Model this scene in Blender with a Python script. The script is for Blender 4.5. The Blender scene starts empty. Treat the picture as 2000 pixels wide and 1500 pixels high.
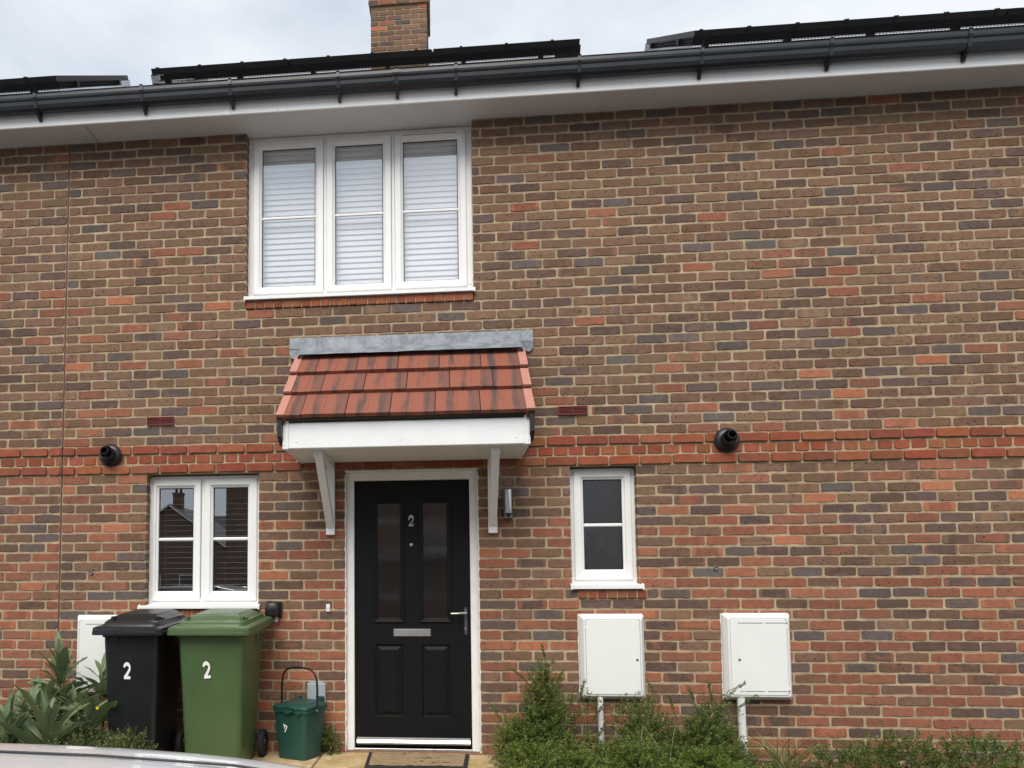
import bpy, bmesh, math, random
from mathutils import Vector, Matrix, Euler, noise as mnoise
R = math.radians
S = bpy.context.scene
C = S.collection
rng = random.Random(7)

# ------------------------------------------------------------------ camera
cam_d = bpy.data.cameras.new('camera'); cam = bpy.data.objects.new('camera', cam_d); C.objects.link(cam)
CAM = Vector((3.0581, -5.6274, 1.2314)); YAW, PITCH, ROLL = -0.0927, 0.0667, -0.0050
_f = Vector((math.sin(YAW)*math.cos(PITCH), math.cos(YAW)*math.cos(PITCH), math.sin(PITCH)))
_r = Vector((math.cos(YAW), -math.sin(YAW), 0)); _u = _r.cross(_f)
_r2 = _r*math.cos(ROLL) + _u*math.sin(ROLL); _u2 = -_r*math.sin(ROLL) + _u*math.cos(ROLL)
m = Matrix((( _r2.x, _u2.x, -_f.x, CAM.x), (_r2.y, _u2.y, -_f.y, CAM.y), (_r2.z, _u2.z, -_f.z, CAM.z), (0, 0, 0, 1)))
cam.matrix_world = m
cam_d.sensor_fit = 'HORIZONTAL'; cam_d.sensor_width = 36.0; cam_d.lens = 1477.44/2000*36
cam_d.shift_x = 0.125; cam_d.shift_y = 0.14723; cam_d.clip_start = 0.05; cam_d.clip_end = 2000
S.camera = cam
def photo_px(p):
    d = Vector(p) - CAM; w = d.dot(_f)
    return 750 + 1477.44*d.dot(_r2)/w, 1044.46 - 1477.44*d.dot(_u2)/w

# ------------------------------------------------------------------ world + sun + exposure
SUN_EL, SUN_AZ = R(52), R(190)          # azimuth clockwise from +Y: behind the camera, a little to the left
w = bpy.data.worlds.new('World'); S.world = w; w.use_nodes = True
nt = w.node_tree; nt.nodes.clear()
def wn(t, **k):
    n = nt.nodes.new(t)
    for a, b in k.items(): setattr(n, a, b)
    return n
out = wn('ShaderNodeOutputWorld'); bg = wn('ShaderNodeBackground'); bg.inputs['Strength'].default_value = 0.1
sky = wn('ShaderNodeTexSky', sky_type='NISHITA'); sky.sun_disc = False; sky.sun_elevation = SUN_EL; sky.sun_rotation = SUN_AZ
tc = wn('ShaderNodeTexCoord'); mp = wn('ShaderNodeMapping'); mp.inputs['Scale'].default_value = (1, 1, 1.7)
n1 = wn('ShaderNodeTexNoise'); n1.inputs['Scale'].default_value = 3.6; n1.inputs['Detail'].default_value = 7; n1.inputs['Roughness'].default_value = 0.52; n1.inputs['Distortion'].default_value = 0.25
cr = wn('ShaderNodeValToRGB'); cr.color_ramp.elements[0].position = 0.34; cr.color_ramp.elements[0].color = (2.85, 3.15, 3.50, 1)
cr.color_ramp.elements[1].position = 0.62; cr.color_ramp.elements[1].color = (4.1, 4.22, 4.36, 1)
mx = wn('ShaderNodeMix', data_type='RGBA'); mx.inputs['Factor'].default_value = 0.9
nt.links.new(tc.outputs['Generated'], mp.inputs['Vector']); nt.links.new(mp.outputs[0], n1.inputs['Vector'])
nt.links.new(n1.outputs[0], cr.inputs[0]); nt.links.new(sky.outputs[0], mx.inputs[6]); nt.links.new(cr.outputs[0], mx.inputs[7])
nt.links.new(mx.outputs[2], bg.inputs[0]); nt.links.new(bg.outputs[0], out.inputs[0])
sd = bpy.data.lights.new('sun', 'SUN'); so = bpy.data.objects.new('sun', sd); C.objects.link(so)
sd.energy = 1.5; sd.angle = R(40); sd.color = (1.0, 0.95, 0.88)
_sd = Vector((math.sin(SUN_AZ)*math.cos(SUN_EL), math.cos(SUN_AZ)*math.cos(SUN_EL), math.sin(SUN_EL)))
so.rotation_euler = _sd.to_track_quat('Z', 'Y').to_euler(); so.location = (0, -10, 20)
S.render.engine = 'CYCLES'
vs = S.view_settings; vs.view_transform = 'Standard'; vs.look = 'None'; vs.exposure = 1.26; vs.gamma = 1.0; vs.use_curve_mapping = False

# ------------------------------------------------------------------ material helpers
class NT:
    def __init__(s, name):
        s.m = bpy.data.materials.new(name); s.m.use_nodes = True; s.t = s.m.node_tree; s.t.nodes.clear()
        s.o = s.n('ShaderNodeOutputMaterial'); s.b = s.n('ShaderNodeBsdfPrincipled'); s.l(s.b.outputs[0], s.o.inputs[0])
    def n(s, t, ins=None, **k):
        x = s.t.nodes.new(t)
        for a, b in k.items(): setattr(x, a, b)
        if ins:
            for a, b in ins.items():
                if hasattr(b, 'links') or isinstance(b, bpy.types.NodeSocket): s.l(b, x.inputs[a])
                else: x.inputs[a].default_value = b
        return x
    def l(s, a, b): s.t.links.new(a, b)
    def noise(s, scale, detail=4, rough=.5, vec=None):
        x = s.n('ShaderNodeTexNoise', {'Scale': scale, 'Detail': detail, 'Roughness': rough})
        if vec is not None: s.l(vec, x.inputs['Vector'])
        return x.outputs[0]
    def math(s, op, a, b=0.0, clamp=False):
        x = s.n('ShaderNodeMath', operation=op, use_clamp=clamp)
        for i, v in enumerate((a, b)):
            if isinstance(v, bpy.types.NodeSocket): s.l(v, x.inputs[i])
            else: x.inputs[i].default_value = v
        return x.outputs[0]
    def ramp(s, v, p0, p1):
        x = s.n('ShaderNodeMapRange', {0: v, 1: p0, 2: p1}, interpolation_type='SMOOTHSTEP'); return x.outputs[0]
    def mix(s, f, a, b, blend='MIX'):
        x = s.n('ShaderNodeMix', data_type='RGBA', blend_type=blend)
        for i, v in ((0, f), (6, a), (7, b)):
            if isinstance(v, bpy.types.NodeSocket): s.l(v, x.inputs[i])
            else: x.inputs[i].default_value = v if not isinstance(v, tuple) or len(v) == 4 else (*v, 1)
        return x.outputs[2]
    def pos(s, scale=None):
        g = s.n('ShaderNodeNewGeometry').outputs['Position']
        if scale is None: return g
        return s.n('ShaderNodeMapping', {0: g, 'Scale': scale}).outputs[0]
    def bump(s, h, strength=.3, dist=.002):
        x = s.n('ShaderNodeBump', {'Strength': strength, 'Distance': dist, 'Height': h}); s.l(x.outputs[0], s.b.inputs['Normal'])
    def set(s, **k):
        for a, v in k.items():
            a = a.replace('_', ' ')
            if isinstance(v, bpy.types.NodeSocket): s.l(v, s.b.inputs[a])
            else: s.b.inputs[a].default_value = (*v, 1) if isinstance(v, tuple) and len(v) == 3 else v
        return s
def plain(name, col, rough=.5, var=.12, scale=9, metal=0, bump=0, bscale=60, spec=.5, dirt=None):
    t = NT(name); g = t.pos()
    n = t.noise(scale, 5, .6, g)
    f = t.ramp(n, .3, .7)
    a = tuple(c*(1-var) for c in col); b = tuple(min(1, c*(1+var*.6)) for c in col)
    c = t.mix(f, a, b)
    if dirt:
        st = t.noise(6, 6, .65, t.pos((7, 7, .7)))
        c = t.mix(t.math('MULTIPLY', t.ramp(st, .52, .8), dirt[0]), c, dirt[1])
    t.set(Base_Color=c, Roughness=t.math('ADD', rough-.05, t.math('MULTIPLY', n, .12)), Metallic=metal)
    t.b.inputs['Specular IOR Level'].default_value = spec
    if bump: t.bump(t.noise(bscale, 4, .6, g), bump, .003)
    return t.m

MAT = {}
# bricks: two colours per brick carried by the mesh, kiss-mark bands at the ends, iron spots, grain
def brick_mat(name, spots=1.0):
    t = NT(name); g = t.pos()
    c1 = t.n('ShaderNodeAttribute', attribute_name='bcol'); c2 = t.n('ShaderNodeAttribute', attribute_name='bsec'); uv = t.n('ShaderNodeAttribute', attribute_name='buv')
    sp = t.n('ShaderNodeSeparateXYZ', {0: uv.outputs['Vector']}); u, v, r = sp.outputs
    nA = t.noise(22, 4, .55, g); nB = t.noise(150, 4, .65, g); nC = t.noise(9, 3, .5, t.pos((1, 1, 3.5)))
    e = t.math('ADD', t.math('ABSOLUTE', t.math('SUBTRACT', u, .5)), t.math('MULTIPLY', t.math('SUBTRACT', nA, .5), .10))
    em = t.ramp(t.math('SUBTRACT', e, c1.outputs['Alpha']), -.012, .02)
    cloud = t.math('MULTIPLY', t.ramp(nC, .5, .68), .6)
    f = t.math('MAXIMUM', t.math('MULTIPLY', em, .65), t.math('MULTIPLY', cloud, c2.outputs['Alpha']))
    col = t.mix(f, c1.outputs['Color'], c2.outputs['Color'])
    gr = t.math('ADD', t.math('MULTIPLY', nB, .8), t.math('ADD', t.math('MULTIPLY', nA, .6), .32))
    cg = t.n('ShaderNodeCombineColor', {0: gr, 1: gr, 2: gr}).outputs[0]
    col = t.mix(1.0, col, cg, 'MULTIPLY')
    dr = t.math('ADD', .80, t.math('MULTIPLY', t.noise(.9, 4, .55, g), .40)); col = t.mix(1.0, col, t.n('ShaderNodeCombineColor', {0: dr, 1: dr, 2: dr}).outputs[0], 'MULTIPLY')
    vo = t.n('ShaderNodeTexVoronoi', {'Vector': t.pos((1, 1, 1)), 'Scale': 46.0, 'Randomness': 1.0}, feature='F1')
    vs_ = t.math('SUBTRACT', 1.0, t.ramp(vo.outputs['Distance'], .14, .36))
    gate = t.math('MULTIPLY', t.ramp(t.noise(24, 2, .5, g), .46, .56), t.ramp(r, .30, .55))
    spm = t.math('MULTIPLY', t.math('MULTIPLY', vs_, gate), .85*spots)
    col = t.mix(spm, col, (.025, .022, .025))
    edge = t.math('MULTIPLY', t.ramp(t.math('ABSOLUTE', t.math('SUBTRACT', v, .5)), .36, .52), t.math('MULTIPLY', t.ramp(nA, .42, .66), .55))
    col = t.mix(edge, col, (.33, .26, .18))
    ef = t.math('MULTIPLY', t.ramp(t.noise(1.7, 6, .7, g), .56, .78), t.math('MULTIPLY', t.ramp(t.noise(40, 4, .7, g), .40, .7), .55)); col = t.mix(ef, col, (.42, .36, .29))
    t.set(Base_Color=col, Roughness=.88); t.b.inputs['Specular IOR Level'].default_value = .25
    t.bump(t.math('ADD', t.math('MULTIPLY', nB, .6), t.math('SUBTRACT', nA, t.math('MULTIPLY', spm, .7))), .55, .004)
    return t.m
MAT['brick'] = brick_mat('brick_multi_stock')
t = NT('mortar'); g = t.pos(); nA = t.noise(14, 5, .6, g); nB = t.noise(260, 3, .6, g); nC = t.noise(2.2, 5, .65, g)
c = t.mix(t.ramp(nA, .3, .7), (.26, .195, .125), (.43, .33, .21)); c = t.mix(t.math('MULTIPLY', t.ramp(nC, .45, .7), .35), c, (.58, .47, .33))
t.set(Base_Color=c, Roughness=.95); t.b.inputs['Specular IOR Level'].default_value = .15
t.bump(t.math('ADD', t.math('MULTIPLY', nB, .5), nA), .6, .004); MAT['mortar'] = t.m
MAT['upvc'] = plain('white_upvc', (.80, .80, .785), .34, .03, 5, dirt=(.22, (.55, .54, .50)))
MAT['door_frame'] = plain('white_door_frame', (.78, .78, .755), .4, .05, 6, dirt=(.25, (.5, .48, .42)))
MAT['fascia'] = plain('weathered_white_fascia', (.78, .78, .77), .5, .05, 3, dirt=(.35, (.42, .42, .41)))
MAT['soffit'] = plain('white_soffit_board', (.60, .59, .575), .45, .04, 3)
MAT['canopy_white'] = plain('canopy_white_upvc', (.80, .81, .81), .32, .03, 5)
MAT['sealant_white'] = plain('white_sealant', (.76, .74, .68), .6, .1, 30)
MAT['gutter'] = plain('black_gutter_plastic', (.017, .020, .024), .33, .15, 6, dirt=(.15, (.06, .06, .06)))
MAT['pv_frame'] = plain('black_anodised', (.014, .014, .016), .4, .2, 8)
MAT['pv_cell'] = plain('pv_glass', (.010, .013, .022), .12, .2, 8)
MAT['backsheet'] = plain('pv_backsheet', (.55, .55, .55), .6, .05, 8)
MAT['lead'] = None
t = NT('lead_flashing'); g = t.pos(); a = t.noise(9, 7, .7, g); b = t.noise(40, 5, .7, t.pos((3, 3, .6)))
c = t.mix(t.ramp(a, .35, .65), (.135, .155, .18), (.25, .275, .30)); c = t.mix(t.math('MULTIPLY', t.ramp(b, .52, .72), .55), c, (.48, .50, .52))
t.set(Base_Color=c, Roughness=.62, Metallic=.15); t.bump(a, .35, .006); MAT['lead'] = t.m
# roof tile: per-tile variation by object/loc streaks
t = NT('canopy_roof_tile'); g = t.pos(); fi = t.noise(120, 3, .6, g); lo = t.noise(7, 3, .6, t.pos((2.2, .30, .30)))
tu = t.n('ShaderNodeAttribute', attribute_name='tu').outputs['Fac']
wob_ = t.math('MULTIPLY', t.math('SUBTRACT', t.noise(14, 3, .6, t.pos((1, .35, .35))), .5), .16); uu = t.math('ADD', tu, wob_)
def streak(c0, wd): return t.math('SUBTRACT', 1.0, t.ramp(t.math('ABSOLUTE', t.math('SUBTRACT', uu, c0)), wd*.35, wd))
c = t.mix(t.ramp(fi, .3, .7), (.205, .060, .034), (.275, .086, .048))
c = t.mix(t.math('MULTIPLY', t.ramp(uu, .70, .82), .62), c, (.095, .052, .040))
c = t.mix(t.math('MULTIPLY', t.math('MULTIPLY', streak(.34, .13), t.ramp(lo, .36, .66)), .85), c, (.036, .035, .036))
c = t.mix(t.math('MULTIPLY', t.math('MULTIPLY', streak(.80, .10), t.ramp(lo, .64, .36)), .6), c, (.034, .033, .033))
t.set(Base_Color=c, Roughness=.72); t.bump(fi, .35, .003); MAT['tile'] = t.m
MAT['verge'] = plain('verge_tile_pink', (.44, .20, .15), .55, .08, 30, bump=.3, bscale=25)
MAT['tile_edge'] = plain('tile_edge', (.10, .04, .03), .8, .2, 30)
MAT['roof_main'] = plain('main_roof_tile', (.06, .06, .065), .75, .2, 10, bump=.3)
MAT['black_plastic'] = plain('black_plastic', (.012, .012, .013), .38, .15, 20, bump=.12, bscale=300)
# door: wood-grain embossed black composite
t = NT('black_woodgrain_door'); gp = t.pos((14, 14, 1.1)); wv = t.n('ShaderNodeTexWave', {'Vector': gp, 'Scale': 1.3, 'Distortion': 9.0, 'Detail': 3.0, 'Detail Scale': 1.2}).outputs[1]
fn = t.noise(22, 4, .7, t.pos((8, 8, .6)))
t.set(Base_Color=t.mix(fn, (.0045, .0045, .005), (.009, .009, .0095)), Roughness=t.math('ADD', .38, t.math('MULTIPLY', fn, .2)))
t.b.inputs['Specular IOR Level'].default_value = .16
t.bump(t.math('ADD', wv, fn), .3, .002); MAT['door'] = t.m
MAT['steel'] = plain('brushed_steel', (.56, .56, .55), .32, .08, 40, metal=1)
MAT['dull_steel'] = plain('dull_steel', (.22, .22, .225), .4, .1, 40, metal=1)
MAT['aluminium'] = plain('aluminium', (.72, .73, .74), .34, .06, 30, metal=1)
MAT['seal_red'] = plain('brown_mastic', (.115, .042, .032), .7, .2, 30)
MAT['vent'] = plain('plum_plastic_vent', (.21, .042, .036), .5, .1, 30)
MAT['dark'] = plain('dark_void', (.006, .006, .006), .9, .1, 10)
MAT['box'] = plain('cream_white_grp', (.76, .765, .735), .42, .02, 4, dirt=(.10, (.55, .55, .48)))
MAT['box_line'] = plain('box_gap', (.16, .16, .15), .8, .1, 10)
MAT['pipe'] = plain('white_pipe', (.74, .75, .73), .4, .04, 10, dirt=(.25, (.4, .42, .36)))
MAT['pipe_paint'] = plain('peeling_paint', (.05, .055, .065), .7, .2, 50)
MAT['bin_black'] = plain('black_bin_plastic', (.0105, .0115, .0135), .33, .12, 7, bump=.15, bscale=240, dirt=(.12, (.05, .05, .05)))
MAT['bin_green'] = plain('green_bin_plastic', (.060, .105, .041), .34, .06, 5, bump=.15, bscale=240, dirt=(.10, (.14, .17, .10)))
MAT['caddy'] = plain('dark_green_caddy', (.014, .064, .050), .38, .08, 6, bump=.1, bscale=240, dirt=(.1, (.06, .1, .09)))
MAT['rubber'] = plain('black_rubber', (.012, .012, .013), .75, .15, 30, bump=.2)
MAT['sticker'] = plain('white_sticker', (.82, .82, .82), .45, .02, 20)
MAT['grey_plate'] = plain('grey_plastic', (.34, .37, .40), .5, .06, 10)
MAT['coir'] = None
t = NT('coir_mat'); g = t.pos(); a = t.noise(160, 4, .8, g); b = t.noise(9, 3, .5, g)
c = t.mix(t.ramp(a, .3, .7), (.20, .13, .07), (.50, .36, .20)); c = t.mix(t.math('MULTIPLY', t.ramp(b, .45, .7), .4), c, (.19, .15, .09))
t.set(Base_Color=c, Roughness=.95); t.bump(a, 1.0, .01); MAT['coir'] = t.m
t = NT('riven_paving'); g = t.pos(); a = t.noise(5, 7, .65, g); b = t.noise(45, 4, .6, g); d = t.noise(11, 5, .6, g)
c = t.mix(t.ramp(a, .3, .7), (.36, .235, .095), (.50, .375, .20)); c = t.mix(t.math('MULTIPLY', t.ramp(d, .55, .68), .7), c, (.62, .54, .40))
t.set(Base_Color=c, Roughness=.8); t.bump(t.math('ADD', d, t.math('MULTIPLY', b, .3)), .8, .012); MAT['paving'] = t.m
t = NT('asphalt'); g = t.pos(); a = t.noise(2, 5, .6, g); b = t.noise(180, 3, .7, g)
t.set(Base_Color=t.mix(b, (.035, .035, .036), (.075, .074, .072)), Roughness=.9); t.bump(b, .7, .006); MAT['asphalt'] = t.m
t = NT('soil'); g = t.pos(); a = t.noise(30, 6, .7, g); b = t.noise(6, 4, .6, g)
t.set(Base_Color=t.mix(t.ramp(a, .3, .7), (.022, .015, .010), (.07, .05, .034)), Roughness=.95); t.bump(t.math('ADD', a, b), 1, .03); MAT['soil'] = t.m
MAT['plaster'] = plain('interior_plaster', (.42, .40, .37), .9, .05, 3)
MAT['carpet'] = plain('interior_carpet', (.16, .14, .12), .95, .1, 30)
MAT['blind'] = plain('white_blind_slat', (.88, .88, .87), .5, .02, 5)
MAT['curtain'] = plain('dark_curtain', (.03, .028, .03), .9, .2, 10)
MAT['car_paint'] = plain('silver_white_car_paint', (.74, .75, .77), .2, .015, 4)
bpy.data.materials['silver_white_car_paint'].node_tree.nodes['Principled BSDF'].inputs['Coat Weight'].default_value = .8
MAT['car_glass'] = plain('car_glass', (.012, .014, .016), .05, .05, 4, spec=.8)
MAT['tyre'] = MAT['rubber']
def glass(name, f0, tint=(1, 1, 1), rough=0.0, wave=None):
    """pane: see-through plus a mirror share that grows at grazing angles, alike from both sides"""
    t = NT(name); t.t.nodes.remove(t.b)
    tr = t.n('ShaderNodeBsdfTransparent', {0: (*tint, 1)}); gl = t.n('ShaderNodeBsdfGlossy', {'Color': (.96, .97, 1, 1), 'Roughness': rough})
    ge = t.n('ShaderNodeNewGeometry'); dt = t.n('ShaderNodeVectorMath', {0: ge.outputs['Incoming'], 1: ge.outputs['Normal']}, operation='DOT_PRODUCT').outputs['Value']
    k = t.math('POWER', t.math('SUBTRACT', 1.0, t.math('ABSOLUTE', dt)), 5.0)
    fr = t.math('ADD', f0, t.math('MULTIPLY', k, 1-f0), clamp=True)
    mxx = t.n('ShaderNodeMixShader', {0: fr})
    t.l(tr.outputs[0], mxx.inputs[1]); t.l(gl.outputs[0], mxx.inputs[2]); t.l(mxx.outputs[0], t.o.inputs[0])
    if wave:
        b = t.n('ShaderNodeBump', {'Strength': wave, 'Distance': .004, 'Height': t.noise(60, 3, .6, t.pos((4, 4, .25)))})
        t.l(b.outputs[0], gl.inputs['Normal'])
    return t.m
MAT['glass'] = glass('double_glazing', .30, (.46, .48, .48), 0)
MAT['glass_up'] = glass('double_glazing_upper', .36, (.93, .94, .95), 0)
MAT['glass_obscure'] = glass('obscured_glass', .15, (.60, .57, .52), .16, .6)
MAT['glass_door'] = glass('reeded_door_glass', .24, (.30, .30, .29), .03, .08)
def leafmat(name, c1, c2, rough=.5, trans=.25, hue=(.20, .22, .05)):
    t = NT(name); oi = t.n('ShaderNodeAttribute', attribute_name='lcol'); rnd = oi.outputs['Fac']
    info = t.n('ShaderNodeObjectInfo').outputs['Random']
    n = t.noise(35, 3, .6, t.pos())
    f = t.math('ADD', t.math('MULTIPLY', rnd, .7), t.math('MULTIPLY', n, .3))
    c = t.mix(f, c1, c2)
    c = t.mix(t.math('MULTIPLY', t.ramp(rnd, .82, 1.0), .6), c, hue)
    t.set(Base_Color=c, Roughness=rough); t.b.inputs['Specular IOR Level'].default_value = .4
    tl = t.n('ShaderNodeBsdfTranslucent'); t.l(c, tl.inputs[0])
    mm = t.n('ShaderNodeMixShader', {0: trans}); t.l(t.b.outputs[0], mm.inputs[1]); t.l(tl.outputs[0], mm.inputs[2]); t.l(mm.outputs[0], t.o.inputs[0])
    return t.m
MAT['leaf_small'] = leafmat('small_shrub_leaf', (.032, .058, .012), (.19, .255, .055), .42, .34, (.34, .36, .08))
MAT['leaf_bright'] = leafmat('bright_shrub_leaf', (.050, .085, .014), (.22, .28, .05), .45, .36, (.38, .40, .09))
MAT['leaf_big'] = leafmat('large_plant_leaf', (.105, .155, .070), (.215, .270, .140), .55, .30, (.25, .31, .14))
MAT['leaf_olive'] = leafmat('olive_groundcover_leaf', (.045, .070, .020), (.185, .220, .070), .55, .3, (.32, .31, .11))
MAT['leaf_strap'] = leafmat('strap_leaf', (.06, .10, .045), (.13, .18, .09), .45, .25, (.2, .24, .11))
MAT['sedge'] = leafmat('sedge_leaf', (.10, .13, .035), (.25, .24, .09), .55, .25, (.32, .29, .12))
MAT['midrib'] = plain('leaf_midrib', (.22, .28, .13), .5, .1, 20)
MAT['twig'] = plain('brown_twig', (.06, .042, .026), .85, .2, 30)
MAT['stem_green'] = plain('green_stem', (.10, .13, .05), .6, .2, 30)
MAT['petal'] = plain('yellow_petal', (.80, .52, .02), .5, .05, 30)
MAT['dry'] = plain('dry_grass', (.32, .30, .16), .7, .1, 30)

# ------------------------------------------------------------------ mesh helpers
class MB:
    def __init__(s): s.v = []; s.f = []; s.attr = {}
    def add(s, vs_, fs): b = len(s.v); s.v += [tuple(p) for p in vs_]; s.f += [tuple(b+i for i in f) for f in fs]; return b
    def box(s, x0, x1, y0, y1, z0, z1):
        s.add([(x0,y0,z0),(x1,y0,z0),(x1,y1,z0),(x0,y1,z0),(x0,y0,z1),(x1,y0,z1),(x1,y1,z1),(x0,y1,z1)],
              [(0,3,2,1),(4,5,6,7),(0,1,5,4),(1,2,6,5),(2,3,7,6),(3,0,4,7)]); return s
    def cbox(s, x0, x1, y0, y1, z0, z1, c=.004, M=None):
        bm = bmesh.new(); bmesh.ops.create_cube(bm, size=1)
        for v in bm.verts: v.co = ((x0+x1)/2+v.co.x*(x1-x0), (y0+y1)/2+v.co.y*(y1-y0), (z0+z1)/2+v.co.z*(z1-z0))
        bmesh.ops.bevel(bm, geom=bm.edges[:], offset=c, segments=1, affect='EDGES', profile=.5)
        s.from_bm(bm, M); return s
    def from_bm(s, bm, M=None):
        bm.verts.ensure_lookup_table(); bm.verts.index_update()
        s.add([(M @ v.co) if M else v.co for v in bm.verts], [[v.index for v in f.verts] for f in bm.faces]); bm.free()
    def quad(s, *p): s.add(p, [tuple(range(len(p)))]); return s
    def prism(s, pts, axis, a, b):
        """extrude a 2D polygon (list of (p,q)) along axis 'x' (p=y,q=z) or 'y' (p=x,q=z) or 'z' (p=x,q=y)"""
        def P(p, t): return {'x': (t, p[0], p[1]), 'y': (p[0], t, p[1]), 'z': (p[0], p[1], t)}[axis]
        n = len(pts); s.add([P(p, a) for p in pts]+[P(p, b) for p in pts],
            [tuple(range(n)), tuple(range(2*n-1, n-1, -1))]+[(i, (i+1) % n, n+(i+1) % n, n+i) for i in range(n)]); return s
    def loft(s, rings, cap=True, closed=True):
        n = len(rings[0]); b = len(s.v); s.v += [tuple(p) for r in rings for p in r]
        for i in range(len(rings)-1):
            for j in range(n if closed else n-1):
                k = (j+1) % n; s.f.append((b+i*n+j, b+i*n+k, b+(i+1)*n+k, b+(i+1)*n+j))
        if cap: s.f.append(tuple(b+j for j in range(n-1, -1, -1))); s.f.append(tuple(b+(len(rings)-1)*n+j for j in range(n)))
        return s
    def tube(s, pts, r, n=8, cap=True):
        pts = [Vector(p) for p in pts]; rings = []; up = None
        rr = r if isinstance(r, (list, tuple)) else [r]*len(pts)
        for i, p in enumerate(pts):
            d = (pts[min(i+1, len(pts)-1)]-pts[max(i-1, 0)]).normalized()
            if up is None: up = d.orthogonal().normalized()
            up = (up - d*up.dot(d)); up = up.normalized() if up.length > 1e-6 else d.orthogonal().normalized()
            q = d.cross(up)
            rings.append([p + (up*math.cos(2*math.pi*k/n)+q*math.sin(2*math.pi*k/n))*rr[i] for k in range(n)])
        return s.loft(rings, cap)
    def lathe(s, c, axis, prof, n=24):
        """prof: (radius, distance along axis); axis unit vector"""
        a = Vector(axis).normalized(); u = a.orthogonal().normalized(); q = a.cross(u); c = Vector(c)
        return s.loft([[c+a*d+(u*math.cos(2*math.pi*k/n)+q*math.sin(2*math.pi*k/n))*max(r, .0002) for k in range(n)] for r, d in prof])
    def xf(s, M): s.v = [tuple(M @ Vector(p)) for p in s.v]; return s
    def mesh(s, name, mat, smooth=False):
        me = bpy.data.meshes.new(name); me.from_pydata(s.v, [], s.f); me.materials.append(MAT[mat] if isinstance(mat, str) else mat)
        for a, (typ, dat) in s.attr.items():
            at = me.attributes.new(a, typ, 'POINT'); at.data.foreach_set('color' if typ == 'FLOAT_COLOR' else ('vector' if typ == 'FLOAT_VECTOR' else 'value'), dat)
        if smooth:
            me.polygons.foreach_set('use_smooth', [True]*len(me.polygons))
        return me
def fixn(me):
    bm = bmesh.new(); bm.from_mesh(me); bmesh.ops.recalc_face_normals(bm, faces=bm.faces[:]); bm.to_mesh(me); bm.free()
def link(o, parent=None):
    C.objects.link(o)
    if parent:
        o.parent = parent
        if parent.type == 'EMPTY' and parent.parent is None: o.matrix_parent_inverse = Matrix.Translation(-Vector(parent.location))
    return o
def part(name, mb, mat, parent=None, smooth=False, label=None, angle=35, fix=True):
    me = mb.mesh(name, mat, smooth)
    if fix: fixn(me)
    if smooth and angle:
        me.set_sharp_from_angle(angle=R(angle))
    o = link(bpy.data.objects.new(name, me), parent)
    if label: o['label'] = label
    return o
def thing(name, label, cat, loc, group=None):
    o = bpy.data.objects.new(name, None); o.empty_display_size = .1; o.location = loc; C.objects.link(o)
    o['label'] = label; o['category'] = cat
    if group: o['group'] = group
    return o
def tag(o, label, cat, group=None):
    o['label'] = label; o['category'] = cat
    if group: o['group'] = group
    return o
def subempty(name, parent, loc):
    o = bpy.data.objects.new(name, None); o.empty_display_size = .1; link(o, parent); return o
def again(src, parent, loc):
    o = src.copy(); C.objects.link(o); o.parent = parent; o.matrix_parent_inverse = src.matrix_parent_inverse.copy(); o.location = loc; return o

# ------------------------------------------------------------------ setting: ground, path, beds
GZ = 0.004          # paving level by the house; the road lies lower
ROAD = -0.222
mb = MB(); mb.quad((-400, -400, ROAD), (400, -400, ROAD), (400, -1.95, ROAD), (-400, -1.95, ROAD))
o = part('road', mb, 'asphalt'); o['kind'] = 'structure'
mb = MB(); mb.quad((-400, 9.8, ROAD), (400, 9.8, ROAD), (400, 400, ROAD), (-400, 400, ROAD)); o = part('ground', mb, 'soil'); o['kind'] = 'structure'
def bed(name, x0, x1):
    mb = MB(); nx, ny = 40, 14
    for j in range(ny+1):
        for i in range(nx+1):
            x = x0+(x1-x0)*i/nx; y = -1.78+(1.80)*j/ny
            mb.v.append((x, y, -.05+.035*mnoise.noise((x*3, y*3, 1.3))+.012*mnoise.noise((x*14, y*14, 0))))
    mb.f = [(j*(nx+1)+i, j*(nx+1)+i+1, (j+1)*(nx+1)+i+1, (j+1)*(nx+1)+i) for j in range(ny) for i in range(nx)]
    o = part(name, mb, 'soil', smooth=True, angle=0); o['kind'] = 'structure'
bed('soil_bed', -3.5, .62); bed('soil_bed', 3.42, 9.0)
mb = MB(); mb.cbox(-9, 12, -1.95, -1.80, ROAD-.1, -.03, .012); o = part('kerb', mb, 'asphalt'); o['kind'] = 'structure'
mb = MB(); mb.quad((.55, -1.80, GZ-.025), (3.5, -1.80, GZ-.025), (3.5, .02, GZ-.025), (.55, .02, GZ-.025)); path = part('path', mb, 'mortar'); path['kind'] = 'structure'
xs = [.60, 1.05, 1.50, 2.08, 2.76, 3.44]; ys = [-1.78, -1.20, -.62, -.006]
for j in range(3):
    for i in range(5):
        off = 0
        x0, x1, y0, y1 = xs[i]+.006, xs[i+1]-.006, ys[j]+.006, ys[j+1]-.006
        mb = MB(); mb.cbox(x0, x1, y0, y1, GZ-.05, GZ+rng.uniform(-.002, .003), .006)
        part('slab', mb, 'paving', path)

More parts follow.
